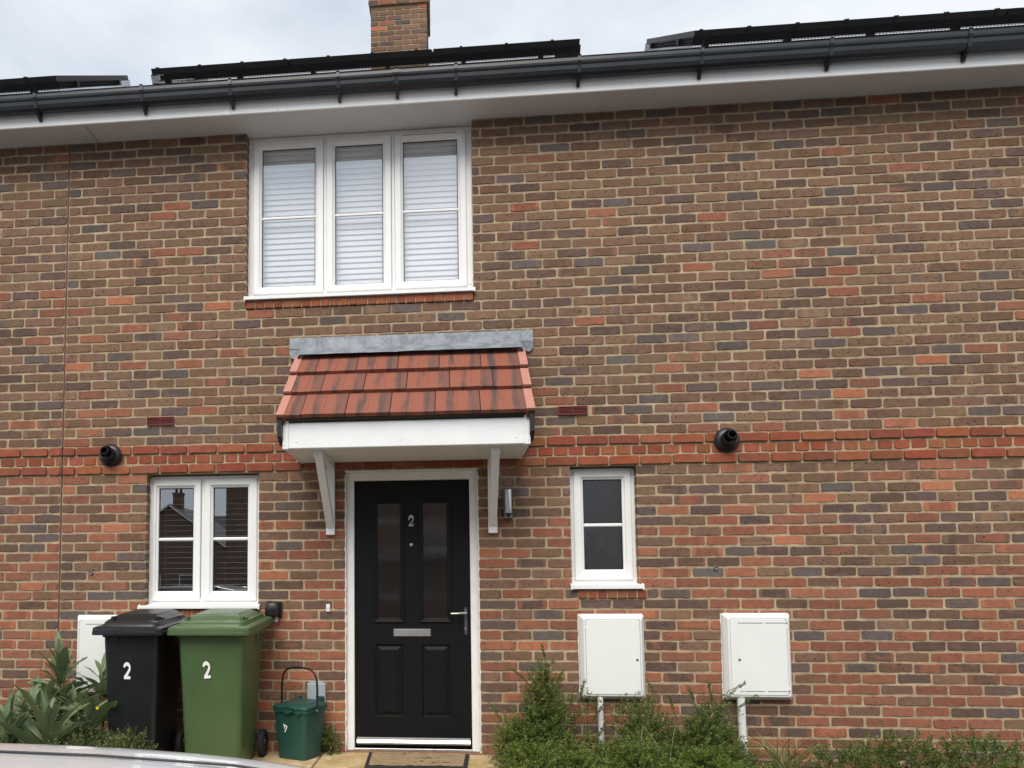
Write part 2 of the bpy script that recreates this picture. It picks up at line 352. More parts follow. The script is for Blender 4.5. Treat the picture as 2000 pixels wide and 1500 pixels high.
# ------------------------------------------------------------------ brickwork
PX, CH = .2264, .075
def rowz(k): return .0375+CH*(63-k)
OPEN = [(1.462, 3.227, 3.372, 4.86), (.690, 1.577, .985, 2.1), (3.910, 4.388, 1.19, 2.1), (2.241, 3.238, -.6, 2.1)]
CUTS = OPEN + [(3.948, 4.44, 1.128, 1.192)]
def lin(r, g, b): return tuple(((c/255)/12.92 if c/255 <= .04045 else ((c/255+.055)/1.055)**2.4) for c in (r, g, b))
BR = {'brown': [(120, 96, 79), (113, 90, 74), (127, 102, 83), (118, 94, 81), (123, 98, 85), (112, 88, 76)],
      'olive': [(126, 104, 84), (130, 107, 88), (118, 98, 82)],
      'dark': [(99, 84, 78), (93, 79, 73), (102, 88, 84), (101, 83, 73)],
      'blue': [(97, 90, 88), (100, 96, 96), (92, 87, 85), (101, 93, 94)],
      'red': [(151, 94, 72), (145, 90, 70), (157, 100, 76), (138, 87, 70), (148, 96, 78)],
      'orange': [(172, 106, 76), (178, 112, 82), (166, 100, 74)]}
def pick(k, x, rg):
    if k < 16: p = (.55, .14, .19, .07, .05, .0)
    elif k < 31: p = (.52, .13, .18, .07, .085, .015)
    elif k < 40: p = (.46, .11, .17, .08, .16, .02)
    elif k < 46: p = (.30, .06, .18, .08, .34, .04)
    else: p = (.19, .04, .17, .07, .47, .06)
    kind = rg.choices(list(BR), p)[0]
    c = list(lin(*rg.choice(BR[kind]))); j = rg.uniform(.90, 1.10); wq = (1.06, .95, .86) if kind not in ('red', 'orange') else (1.0, .96, .85); c = [v*j*.85*q for v, q in zip(c, wq)]
    sec = {'brown': ['brown', 'red', 'dark', 'olive'], 'olive': ['brown', 'blue'], 'dark': ['brown', 'red', 'blue'], 'blue': ['brown', 'dark'], 'red': ['orange', 'brown', 'red', 'dark'], 'orange': ['red', 'orange']}[kind]
    s2 = [v*.90*q for v, q in zip(lin(*rg.choice(BR[rg.choice(sec)])), (1.03, .97, .90))]
    gy = lambda q, k_: [v+(sum(q)/3-v)*k_ for v in q]
    c = gy(c, .10 if kind in ('red', 'orange') else .03); s2 = gy(s2, .08)
    band = rg.uniform(.28, .42) if rg.random() < .30 else 1.0
    return (*c, band), (*s2, rg.uniform(.2, 1)), (rg.random() if kind in ('brown', 'dark', 'olive') else rg.random()*.62)
def redbrick(rg):
    c = [v*rg.uniform(.78, 1.0) for v in lin(*rg.choice([(146, 82, 58), (140, 78, 56), (150, 90, 64), (133, 75, 54), (147, 86, 62)]))]
    return (*c, 1.0), (*[v*.75 for v in c[:3]], .8), .2
class Bricks:
    """collects single bricks; every brick is its own little chamfered, wavy mesh"""
    def __init__(s): s.items = []
    def brick(s, x0, x1, z0, z1, cols, y=0.0, depth=.014, rg=rng, jit=.0028, ax=None):
        L = x1-x0; h = z1-z0; c = min(.009, L*.2); j = lambda: rg.uniform(-jit, jit)
        t0, t1 = x0+L*rg.uniform(.28, .38), x0+L*rg.uniform(.6, .72)
        P = [(x0+c+j(), z0+j()), (t0, z0+j()), (t1, z0+j()), (x1-c+j(), z0+j()), (x1+j()*.6, z0+c), (x1+j()*.6, z1-c), (x1-c+j(), z1+j()), (t1, z1+j()), (t0, z1+j()), (x0+c+j(), z1+j()), (x0+j()*.6, z1-c), (x0+j()*.6, z0+c)]
        cx, cz = (x0+x1)/2, (z0+z1)/2; yf = y+rg.uniform(-.0022, .0012)
        ti = rg.uniform(-.0012, .0012)
        A = [(cx+(p-cx)*(1-.007/L), yf+ti*((p-cx)/L*2), cz+(q-cz)*(1-.007/h)) for p, q in P]
        B = [(p, yf+.0045, q) for p, q in P]; D = [(p, y+depth, q) for p, q in P]
        n = 12; vs_ = A+B+D
        fs = [tuple(range(n))]+[(i, (i+1) % n, n+(i+1) % n, n+i) for i in range(n)][:]
        fs = [fs[0]]+[(i, n+i, n+(i+1) % n, (i+1) % n) for i in range(n)]+[(n+i, 2*n+i, 2*n+(i+1) % n, n+(i+1) % n) for i in range(n)]
        uv = [((v[0]-x0)/L, (v[2]-z0)/h, cols[2]) for v in vs_]
        s.items.append((vs_, fs, cols, uv, (x0, x1, z0, z1)))
    @staticmethod
    def build(items, name, parent, mat='brick', world=None):
        mb = MB(); c1 = []; c2 = []; uvs = []
        for vs_, fs, cols, uv, _ in items:
            mb.add([world @ Vector(v) for v in vs_] if world else vs_, fs); c1 += list(cols[0])*len(vs_); c2 += list(cols[1])*len(vs_); uvs += [q for t_ in uv for q in t_]
        mb.attr = {'bcol': ('FLOAT_COLOR', c1), 'bsec': ('FLOAT_COLOR', c2), 'buv': ('FLOAT_VECTOR', uvs)}
        me = mb.mesh(name, mat); return link(bpy.data.objects.new(name, me), parent)
def clip_row(a, b, z0, z1):
    segs = [(a, b, False, False)]
    for (ox0, ox1, oz0, oz1) in CUTS:
        if oz1 <= z0+.012 or oz0 >= z1-.012: continue
        ns = []
        for (p, q, l, r) in segs:
            if q <= ox0 or p >= ox1: ns.append((p, q, l, r)); continue
            if p < ox0: ns.append((p, ox0, l, True))
            if q > ox1: ns.append((ox1, q, True, r))
        segs = ns
    return segs
VENTS = [(.683, .908, 30), (3.832, 4.050, 30)]
def fill_wall(xa, xb, rows, seed):
    rg = random.Random(seed); B = Bricks(); SC = Bricks()
    J = .0062
    for k in rows:
        zc = rowz(k); z0, z1 = zc-.0315, zc+.0315
        for (sa, sb, l, r) in clip_row(xa, xb, z0, z1):
            pitch = PX/2 if k == 34 else PX
            off = 0 if k % 2 == 0 else PX/2
            if k == 34: off = PX/4
            n0 = math.floor((sa-off)/pitch)-1; edges = []
            x = n0*pitch+off
            while x < sb+pitch: edges.append(x); x += pitch
            pts = [sa]+[e+rg.uniform(-.006, .006) for e in edges if sa+.045 < e < sb-.045]+[sb]
            for i in range(len(pts)-1):
                x0 = pts[i]+(J if i else (0 if l else .004)); x1 = pts[i+1]-(J if i < len(pts)-2 else (0 if r else .004))
                if x1-x0 < .02: continue
                if any(k == vk and x0 < v1-.03 and x1 > v0+.03 for v0, v1, vk in VENTS):
                    v0, v1 = [(a_, b_) for a_, b_, vk in VENTS if vk == k and x0 < b_-.03 and x1 > a_+.03][0]
                    for (q0, q1) in ((x0, min(x1, v0-.008)), (max(x0, v1+.008), x1)):
                        if q1-q0 > .03: B.brick(q0, q1, z0, z1, pick(k, q0, rg), rg=rg)
                    continue
                rev = (l and i == 0) or (r and i == len(pts)-2)
                dep = .11 if rev else .014
                dz = rg.uniform(-.0025, .0025)
                if k in (33, 34, 35):
                    SC.brick(x0, x1, z0+dz, z1+dz, redbrick(rg), y=(-.013 if k != 34 else -.001), depth=dep, rg=rg, jit=.0015)
                else: B.brick(x0, x1, z0+dz, z1+dz, pick(k, x0, rg), depth=dep, rg=rg)
    return B, SC
def mortar_wall(xa, xb, za, zb):
    xs_ = sorted({xa, xb}|{v for o_ in OPEN for v in o_[:2] if xa < v < xb}); zs_ = sorted({za, zb}|{v for o_ in OPEN for v in o_[2:] if za < v < zb})
    mb = MB()
    for i in range(len(xs_)-1):
        for j in range(len(zs_)-1):
            cx, cz = (xs_[i]+xs_[i+1])/2, (zs_[j]+zs_[j+1])/2
            if any(o_[0] < cx < o_[1] and o_[2] < cz < o_[3] for o_ in OPEN): continue
            mb.quad((xs_[i], .0035, zs_[j]), (xs_[i+1], .0035, zs_[j]), (xs_[i+1], .0035, zs_[j+1]), (xs_[i], .0035, zs_[j+1]))
    for (a, b, c_, d) in OPEN:
        if not (xa <= a and b <= xb): continue
        e = .0025
        mb.quad((a-e, .0035, c_), (a-e, .0035, d), (a-e, .2, d), (a-e, .2, c_)); mb.quad((b+e, .0035, c_), (b+e, .2, c_), (b+e, .2, d), (b+e, .0035, d))
        mb.quad((a, .0035, d), (b, .0035, d), (b, .2, d), (a, .2, d))
        mb.quad((a, .0035, c_), (a, .2, c_), (b, .2, c_), (b, .0035, c_))
    return mb
house = thing('terraced_house', 'brick terraced house with black door numbered 2, tiled door canopy and white windows', 'house', (2.6, 0, 0))
neigh = thing('terraced_house', 'adjoining brick house left of the brown vertical joint, only its wall edge in view', 'house', (-1.2, 0, 0))
wall = part('wall', mortar_wall(.004, 8.6, -.6, 4.86), 'mortar', house, fix=False)
wall_n = part('wall', mortar_wall(-3.2, -.004, -.6, 4.86), 'mortar', neigh, fix=False)
ROWS = range(-1, 68)
B, SC = fill_wall(.006, 8.55, ROWS, 11)
def score(it):
    x0, x1, z0, z1 = it[4]
    if x0 < 5.2 and z1 > GZ:
        cx, cz = (x0+x1)/2, (z0+z1)/2
        if .55 < cx < 1.9 and cz < 1.02: return -1
        if 1.86 < cx < 3.6 and 2.1 < cz < 3.0: return -1
        if 3.95 < cx < 4.4 and .40 < cz < 1.02: return -1
        if cx > 3.35 and cz < .32 or cx > 4.94 and cz < 1.03: return -1
        a = photo_px((x0, 0, z0)); b = photo_px((x1, 0, z1))
        if b[0] > 1500 or a[0] < 0: return -1
        return abs((b[0]-a[0])*(b[1]-a[1]))
    return -1
order = sorted(range(len(B.items)), key=lambda i: -score(B.items[i]))
for i in order[:300]: Bricks.build([B.items[i]], 'brick', wall)
o = Bricks.build([B.items[i] for i in order[300:]], 'brick_courses', wall); o['kind'] = 'stuff'
sc = part('string_course', MB().box(.02, .06, .0022, .0030, rowz(35)-.03, rowz(33)+.03), 'mortar', house)
for it in SC.items: Bricks.build([it], 'brick', sc)
Bn, SCn = fill_wall(-3.2, -.006, ROWS, 23)
near = [it for it in Bn.items if it[4][1] > -.95 and it[4][3] > GZ]; far_ = [it for it in Bn.items if not (it[4][1] > -.95 and it[4][3] > GZ)]
for it in near[:295]: Bricks.build([it], 'brick', wall_n)
o = Bricks.build(far_+near[295:], 'brick_courses', wall_n); o['kind'] = 'stuff'
scn = part('string_course', MB().box(-.06, -.02, .0022, .0030, rowz(35)-.03, rowz(33)+.03), 'mortar', neigh)
for it in SCn.items: Bricks.build([it], 'brick', scn)
# movement joint
mb = MB(); zz = -.1
mb.box(-.0055, .0055, -.0015, .01, -.1, 4.80); mb.box(-.006, .006, -.0155, .0, rowz(35)-.034, rowz(35)+.034); mb.box(-.006, .006, -.0155, .0, rowz(33)-.034, rowz(33)+.034)
part('movement_joint', mb, 'seal_red', house)
# brick-on-edge sill courses
def rowlock(x0, x1, z0, z1, n, y=-.012):
    Rk = Bricks(); p = (x1-x0)/n
    rg = random.Random(int(x0*100))
    for i in range(n): Rk.brick(x0+i*p+.0045, x0+(i+1)*p-.0045, z0, z1, redbrick(rg), y=y, depth=.09, rg=rg, jit=.0014)
    core = part('sill_course', MB().box(x0+.003, x1-.003, y+.006, .09, z0+.003, z1-.003), 'mortar', house)
    for it in Rk.items: Bricks.build([it], 'brick', core)
rowlock(1.466, 3.224, 3.376, 3.438, 24); rowlock(3.948, 4.438, 1.130, 1.189, 7); rowlock(.700, 1.575, .988, 1.054, 12)
# plinth brick strip and sealant round door
mb = MB(); mb.cbox(2.235, 3.243, -.004, .12, -.06, .012, .004)
part('door_step', mb, plain('step_brick', (.22, .105, .07), .9, .2, 20, bump=.4), house)
for k in range(1):
    mb = MB(); mb.box(-3.0, 8.5, .012, .3, -.62, -.5); part('footing', mb, 'mortar', house)

# ------------------------------------------------------------------ eaves, roof, chimney
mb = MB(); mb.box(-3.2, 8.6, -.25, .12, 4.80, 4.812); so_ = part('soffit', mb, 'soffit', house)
for x in (.24,):
    part('soffit_joint', MB().box(x, x+.006, -.247, -.002, 4.7985, 4.8), 'box_line', so_)
fa = part('fascia', MB().cbox(-3.2, 1.399, -.262, -.246, 4.788, 5.0, .004), 'fascia', house)
part('fascia', MB().cbox(1.401, 8.6, -.262, -.246, 4.788, 5.0, .004), 'fascia', house)
part('fascia_joint', MB().box(1.36, 1.403, -.2645, -.26, 4.7885, 4.998), 'fascia', fa)
for x in (-.35, .28, .9, 1.9, 2.5, 3.4, 4.2, 4.6, 5.2):
    mb = MB(); mb.lathe((x+.11, -.262, 4.872), (0, -1, 0), [(.005, 0), (.005, .002), (.0, .003)], 8); part('nail_cap', mb, 'upvc', fa)
pit = math.tan(R(35)); EY, EZ = -.30, 4.985
mb = MB()
L_ = 5.25; nrow = 18
for i in range(nrow):
    y0 = EY+L_*i/nrow; y1 = EY+L_*(i+1)/nrow+.02
    z0 = EZ+(y0-EY)*pit; z1 = EZ+(y1-EY)*pit
    mb.add([(-3.3, y0, z0), (8.7, y0, z0), (8.7, y1, z1-.018), (-3.3, y1, z1-.018), (-3.3, y0, z0-.025), (8.7, y0, z0-.025)], [(0, 1, 2, 3), (4, 5, 1, 0)])
RY, RZ = EY+L_, EZ+L_*pit
mb.quad((-3.3, RY, RZ), (8.7, RY, RZ), (8.7, RY+5.1, EZ), (-3.3, RY+5.1, EZ))
roof = part('roof', mb, 'roof_main', house, fix=False)
part('ridge', MB().tube([(-3.3, RY, RZ-.03), (8.7, RY, RZ-.03)], .11, 10), 'roof_main', roof)
mb = MB(); mb.quad((-3.2, 9.7, -.6), (8.6, 9.7, -.6), (8.6, 9.7, 5), (-3.2, 9.7, 5)); mb.add([(8.6, 0, -.6), (8.6, 9.7, -.6), (8.6, 9.7, 5), (8.6, RY, RZ-.05), (8.6, 0, 4.95)], [(0, 1, 2, 3, 4)]); mb.add([(-3.2, 0, -.6), (-3.2, 9.7, -.6), (-3.2, 9.7, 5), (-3.2, RY, RZ-.05), (-3.2, 0, 4.95)], [(4, 3, 2, 1, 0)])
part('rear_wall', mb, 'mortar', house, fix=False)
# chimney
CX0, CX1, CY0, CY1, CZT = 1.965, 2.757, 4.5, 5.15, 9.95
core = MB(); core.box(CX0+.006, CX1-.006, CY0+.005, CY1-.005, 7.9, CZT); core.box(CX0-.024, CX1+.024, CY0-.025, CY1+.025, 9.403, CZT+.02)
chim = part('chimney', core, 'mortar', roof)
Cb = Bricks(); rg = random.Random(5); Cs = Bricks()
k = 0; z = 8.28
while z < CZT-.01:
    top = z+.01 > 9.40; e = .03 if top else 0
    off = 0 if k % 2 == 0 else PX/2
    xs_ = [CX0-e]+[CX0+off+PX*i for i in range(0, 5) if CX0-e+.06 < CX0+off+PX*i < CX1+e-.06]+[CX1+e]
    for i in range(len(xs_)-1):
        Cb.brick(xs_[i]+(.004 if i else 0), xs_[i+1]-(.004 if i < len(xs_)-2 else 0), z+.005, z+.069, pick(rg.choice([20, 20, 42]), 0, rg), y=CY0-e, depth=.03, rg=rg, jit=.0012)
    ys_ = [CY0-e+.03]+[CY0+off+PX*i for i in range(0, 4) if CY0-e+.09 < CY0+off+PX*i < CY1+e-.06]+[CY1+e]
    for i in range(len(ys_)-1):
        Cs.brick(ys_[i]+(.004 if i else 0), ys_[i+1]-.004, z+.005, z+.069, pick(20, 0, rg), y=-(CX1+e), depth=.012, rg=rg, jit=.0012)
    z += .075; k += 1
for it in Cb.items: Bricks.build([it], 'brick', chim)
o = Bricks.build(Cs.items, 'brick_courses', chim, world=Matrix(((0, -1, 0, 0), (1, 0, 0, 0), (0, 0, 1, 0), (0, 0, 0, 1)))); o['kind'] = 'stuff'
for x in (2.2, 2.52):
    mb = MB(); mb.lathe((x, 4.82, CZT+.02), (0, 0, 1), [(.13, 0), (.11, .05), (.10, .32), (.12, .36), (.12, .4), (.09, .4), (.085, .1)], 16); part('chimney_pot', mb, 'tile_edge', chim, True)

# ------------------------------------------------------------------ gutter
gut = thing('gutter', 'black plastic rain gutter running along the white fascia', 'gutter', (2.6, -.31, 4.87))
prof = [(-.264, 4.975), (-.264, 4.90), (-.272, 4.884), (-.290, 4.874), (-.318, 4.874), (-.338, 4.886), (-.348, 4.91), (-.352, 4.935), (-.360, 4.948), (-.363, 4.962), (-.363, 4.984), (-.369, 4.990), (-.363, 4.994), (-.352, 4.990), (-.352, 4.962), (-.344, 4.94), (-.334, 4.905), (-.318, 4.882), (-.285, 4.882), (-.272, 4.90), (-.270, 4.975)]
part('channel', MB().prism(prof, 'x', -3.3, 8.7), 'gutter', gut)
def gbracket(dx, wide=False):
    mb = MB(); wd = .012
    mb.prism([(-.266, 4.895), (-.275, 4.878), (-.320, 4.866), (-.346, 4.884), (-.357, 4.93), (-.369, 4.958), (-.369, 4.99), (-.374, 4.998), (-.352, 4.999), (-.352, 4.992), (-.3695, 4.992), (-.3655, 4.955), (-.353, 4.93), (-.342, 4.888), (-.319, 4.872), (-.276, 4.882)], 'x', dx-wd, dx+wd)
    mb.prism([(-.263, 4.90), (-.263, 4.828), (-.272, 4.822), (-.278, 4.83), (-.318, 4.872), (-.30, 4.88)], 'x', dx-.011, dx+.011)
    return mb
b0 = part('bracket', gbracket(0), 'gutter', gut)
b0.location = (-.092, 0, 0)
for x in (-1.0, .75, 1.433, 2.245, 3.108, 3.986, 4.833, 5.7, 6.6, 7.5): again(b0, gut, (x, 0, 0))
mb = MB(); mb.prism([(p-.004 if p < -.3 else p, q-.004 if q < 4.9 else q) for p, q in prof], 'x', 2.64, 2.71); un = part('union', mb, 'gutter', gut)
mb = gbracket(2.676); part('union_clip', mb, 'gutter', un)

# ------------------------------------------------------------------ solar arrays
def array(label, x0, x1, n, ends):
    t_ = thing('solar_array', label, 'solar panels', ((x0+x1)/2, .2, 5.40), 'solar arrays above the gutter')
    fy, fz = .2, 5.537; cs, sn = math.cos(R(35)), math.sin(R(35))
    def P(x, u, v): return (x, fy+u*cs-v*sn, fz+u*sn+v*cs)      # u up the slope, v normal to it (0 = top face)
    def sb(mb, xa, xb, ua, ub, va, vb):
        mb.add([P(xa,ua,va),P(xb,ua,va),P(xb,ub,va),P(xa,ub,va),P(xa,ua,vb),P(xb,ua,vb),P(xb,ub,vb),P(xa,ub,vb)], [(0,3,2,1),(4,5,6,7),(0,1,5,4),(1,2,6,5),(2,3,7,6),(3,0,4,7)]); return mb
    wd = (x1-x0)/n
    for i in range(n):
        a, b = x0+i*wd+.008, x0+(i+1)*wd-.008
        mb = MB(); sb(mb, a, b, 0, .03, -.042, 0); sb(mb, a, b, 1.65, 1.68, -.042, 0); sb(mb, a, a+.03, .03, 1.65, -.042, 0); sb(mb, b-.03, b, .03, 1.65, -.042, 0)
        f_ = part('panel', mb, 'pv_frame', t_)
        part('cell_glass', sb(MB(), a+.028, b-.028, .028, 1.652, -.010, -.004), 'pv_cell', f_)
    for u in (.32, 1.32): part('rail', sb(MB(), x0-.03, x1+.03, u, u+.04, -.085, -.043), 'pv_frame', t_)
    x = x0+.12
    while x < x1:
        part('roof_hook', sb(sb(MB(), x-.018, x+.018, .02, .10, -.15, -.043), x-.022, x+.022, .02, .03, -.10, -.05), 'pv_frame', t_); x += .62
    x = x0+.06
    while x < x1:
        part('clip', sb(MB(), x-.010, x+.010, -.006, .035, -.046, .007), 'pv_frame', t_); x += .36
    mb = MB(); wr = .0016
    for q in range(9): v = -.045-q*.0085; sb(mb, x0, x1, -.004-wr, -.004+wr, v-.0022, v+.0022)
    x = x0
    while x < x1: sb(mb, x-wr*.8, x+wr*.8, -.004-wr, -.004+wr, -.128, -.04); x += .025
    for e in ends:
        xe = x0 if e < 0 else x1
        for q in range(5): sb(mb, xe-wr, xe+wr, 0, 1.68, -.048-q*.02-wr, -.048-q*.02+wr)
        u = 0
        while u < 1.68: sb(mb, xe-wr, xe+wr, u-wr, u+wr, -.14, -.04); u += .025
    part('bird_mesh', mb, 'pv_frame', t_)
    return t_
array('black solar panel array with bird mesh over the left end of the gutter', -3.1, -.24, 3, (1,))
array('long middle black solar panel array below the chimney', .577, 4.10, 3, (-1, 1))
array('black solar panel array over the right end of the gutter', 4.962, 8.4, 3, (-1,))

# ------------------------------------------------------------------ windows and door
FY = .080     # window frame face depth
def frame_ring(mb, x0, x1, z0, z1, w_, y0, y1, c=.004, wb=None, wt=None):
    wb = wb or w_; wt = wt or w_
    mb.cbox(x0, x1, y0, y1, z1-wt, z1, c); mb.cbox(x0, x1, y0, y1, z0, z0+wb, c)
    mb.cbox(x0, x0+w_, y0+.0006, y1, z0+wb-.001, z1-wt+.001, c); mb.cbox(x1-w_, x1, y0+.0006, y1, z0+wb-.001, z1-wt+.001, c); return mb
def sash_ring(mb, x0, x1, z0, z1, gx0, gx1, gz0, gz1, y):
    """mitred sash: flat face, step, bevel to the glass"""
    def ring(a, b, c_, d, yy): return [(a, yy, c_), (b, yy, c_), (b, yy, d), (a, yy, d)]
    rings = [ring(x0, x1, z0, z1, y+.035), ring(x0, x1, z0, z1, y+.004), ring(x0+.004, x1-.004, z0+.004, z1-.004, y)]
    s1 = .020
    rings += [ring(gx0-s1, gx1+s1, gz0-s1, gz1+s1, y+.001), ring(gx0-s1+.004, gx1+s1-.004, gz0-s1+.004, gz1+s1-.004, y+.010), ring(gx0-.004, gx1+.004, gz0-.004, gz1+.004, y+.016), ring(gx0, gx1, gz0, gz1, y+.022), ring(gx0, gx1, gz0, gz1, y+.04)]
    return mb.loft(rings, cap=False)
def window(x0, x1, z0, z1, sashes, sill, glassmat, barz, name='window', label=None):
    wn_ = part(name, frame_ring(MB(), x0, x1, z0, z1, .055, FY, FY+.07, .005, wb=.055), 'upvc', house, label=label)
    for q, (sx0, sx1, sz0, sz1, gx0, gx1, gz0, gz1) in enumerate(sashes):
        part('sash', sash_ring(MB(), sx0, sx1, sz0, sz1, gx0, gx1, gz0, gz1, FY-.012), 'upvc', wn_)
        mb = MB(); mb.quad((gx0-.003, FY+.019, gz0-.003), (gx1+.003, FY+.019, gz0-.003), (gx1+.003, FY+.019, gz1+.003), (gx0-.003, FY+.019, gz1+.003)); part('pane', mb, glassmat, wn_, fix=False)
        mb = MB(); mb.add([(gx0+.0008, FY+.012, gz0+.0008), (gx1-.0008, FY+.012, gz0+.0008), (gx1-.0008, FY+.012, gz1-.0008), (gx0+.0008, FY+.012, gz1-.0008), (gx0+.006, FY+.017, gz0+.006), (gx1-.006, FY+.017, gz0+.006), (gx1-.006, FY+.017, gz1-.006), (gx0+.006, FY+.017, gz1-.006)], [(0, 1, 5, 4), (1, 2, 6, 5), (2, 3, 7, 6), (3, 0, 4, 7)])
        part('gasket', mb, 'rubber', wn_)
        mb = MB(); mb.prism([(FY+.017, barz-.0125), (FY+.009, barz-.007), (FY+.009, barz+.007), (FY+.017, barz+.0125)], 'x', gx0+.001, gx1-.001); part('glazing_bar', mb, 'upvc', wn_)
        if q < len(sashes)-1:
            mx_ = (sx1+sashes[q+1][0])/2; mb = MB(); mb.cbox(mx_-.012, mx_+.012, FY+.003, FY+.05, z0+.034, z1-.029, .003); part('mullion', mb, 'upvc', wn_)
    sx0, sx1, sz0, sz1 = sill
    mb = MB(); mb.prism([(FY+.05, sz1+.012), (FY-.002, sz1+.012), (-.022, sz1), (-.034, sz1-.003), (-.034, sz0+.003), (-.031, sz0), (-.02, sz0+.006), (.0, sz0+.006), (.0, sz0+.004), (FY+.05, sz0+.004)], 'x', sx0, sx1); part('sill', mb, 'upvc', wn_)
    for xx in (sx0, sx1):
        mb = MB(); mb.prism([(-.002, sz1+.010), (-.024, sz1+.001), (-.036, sz1-.003), (-.037, sz0-.004), (-.002, sz0-.002)], 'x', xx-.005, xx+.005); part('sill_cap', mb, 'upvc', wn_)
    # a ragged bead of sealant between frame and brick
    for (xx, sg) in ((x0, 1), (x1, -1)):
        pts = []; z = z0
        while z < z1: pts.append((xx+sg*.001+rng.uniform(-.0015, .002), -.0 + FY-.004, z)); z += .03
        part('sealant', MB().tube(pts, [rng.uniform(.004, .007) for _ in pts], 5), 'sealant_white', wn_)
    return wn_
up = window(1.464, 3.225, 3.478, 4.799, [(1.502, 2.062, 3.520, 4.765, 1.567, 1.995, 3.581, 4.704), (2.088, 2.598, 3.520, 4.765, 2.154, 2.532, 3.578, 4.704), (2.626, 3.180, 3.520, 4.765, 2.691, 3.116, 3.581, 4.704)], (1.462, 3.232, 3.440, 3.470), 'glass_up', 4.141)
mb = MB(); mb.cbox(2.685, 3.112, .058, .072, 4.734, 4.757, .003); tv = part('trickle_vent', mb, 'upvc', up); part('vent_slot', MB().box(2.69, 3.106, .0568, .06, 4.738, 4.743), 'box_line', tv)
lw = window(.692, 1.575, 1.086, 2.092, [(.718, 1.098, 1.118, 2.068, .757, 1.035, 1.193, 1.998), (1.128, 1.545, 1.118, 2.068, 1.194, 1.469, 1.193, 1.998)], (.652, 1.588, 1.060, 1.084), 'glass', 1.597)
rw = window(3.912, 4.386, 1.232, 2.092, [(3.945, 4.362, 1.262, 2.072, 4.017, 4.297, 1.339, 2.008)], (3.902, 4.409, 1.196, 1.228), 'glass_obscure', 1.669)
# rooms behind the glass
def room(name, x0, x1, y0, y1, z0, z1):
    mb = MB()
    mb.quad((x0, y1, z0), (x1, y1, z0), (x1, y1, z1), (x0, y1, z1)); mb.quad((x0, y0, z0), (x0, y1, z0), (x0, y1, z1), (x0, y0, z1)); mb.quad((x1, y0, z0), (x1, y0, z1), (x1, y1, z1), (x1, y1, z0))
    mb.quad((x0, y0, z1), (x0, y1, z1), (x1, y1, z1), (x1, y0, z1)); mb.quad((x0, y0, z0), (x1, y0, z0), (x1, y1, z0), (x0, y1, z0))
    mbx = [o_ for o_ in OPEN if x0 < o_[0] and o_[1] < x1 and o_[3] > z0 and o_[2] < z1]
    a, b, c_, d = mbx[0]; c_ = max(c_, z0); d = min(d, z1)
    for q in ((x0, a, z0, z1), (b, x1, z0, z1), (a, b, z0, c_), (a, b, d, z1)):
        if q[1]-q[0] > .001 and q[3]-q[2] > .001: mb.quad((q[0], y0, q[2]), (q[0], y0, q[3]), (q[1], y0, q[3]), (q[1], y0, q[2]))
    return part(name, mb, 'plaster', house, fix=False)
room('bedroom', .9, 3.8, .21, 3.2, 2.55, 4.88); room('living_room', .05, 2.1, .21, 3.6, .02, 2.45); room('hall', 2.15, 3.5, .21, 3.0, .0, 2.45); room('cloakroom', 3.6, 4.8, .21, 1.8, .02, 2.45)
# blinds: things that hang inside the windows
def blind(label, x0, x1, z0, z1, pitch, tilt, y, wdt, grp):
    t_ = thing('venetian_blind', label, 'blind', ((x0+x1)/2, y, z0), grp)
    part('headrail', MB().cbox(x0, x1, y-.02, y+.02, z1, z1+.035, .003), 'blind', t_)
    mb = MB(); n = 4; c_, s_ = math.cos(tilt), math.sin(tilt)
    pr = []
    for i in range(n+1):
        u = (i/n-.5)*wdt; cv = .0022*(1-(2*i/n-1)**2)
        pr.append((u*c_-cv*s_, u*s_+cv*c_))
    ring = pr+[(p, q-.0009) for p, q in reversed(pr)]
    mb.prism(ring, 'x', x0, x1); s0 = part('slat', mb, 'blind', t_, fix=True)
    z = z0+.03; s0.location = (0, y, z); z += pitch
    while z < z1-.005: again(s0, t_, (0, y, z)); z += pitch
    part('bottom_rail', MB().cbox(x0, x1, y-.014, y+.014, z0, z0+.016, .003), 'blind', t_)
    for xx in (x0+.07, x1-.07, (x0+x1)/2-.02): part('ladder_cord', MB().tube([(xx, y-wdt/2*c_-.001, z0), (xx, y-wdt/2*c_-.001, z1)], .0011, 4), 'blind', t_)
for (a, b, q) in ((1.535, 2.035, 'left'), (2.115, 2.575, 'middle'), (2.65, 3.155, 'right')):
    blind('closed white venetian blind behind the %s pane of the three-light upstairs window' % q, a, b, 3.55, 4.70, .0455, R(74), .158, .056, 'upstairs blinds')
blind('open white venetian blind behind the two-light ground floor window', .71, 1.56, 1.13, 2.04, .0425, R(2), .19, .025, None)
mb = MB()
rgx = random.Random(3)
pts = [(1.30+i*.012, .30+.018*math.sin(i*1.25)) for i in range(24)]; mb.loft([[(p, q, z) for p, q in pts] for z in (1.05, 2.15)], cap=False, closed=False)
tag(part('curtain', mb, 'curtain', None, True, fix=False), 'dark curtain drawn to the right inside the two-light ground floor window', 'curtain')

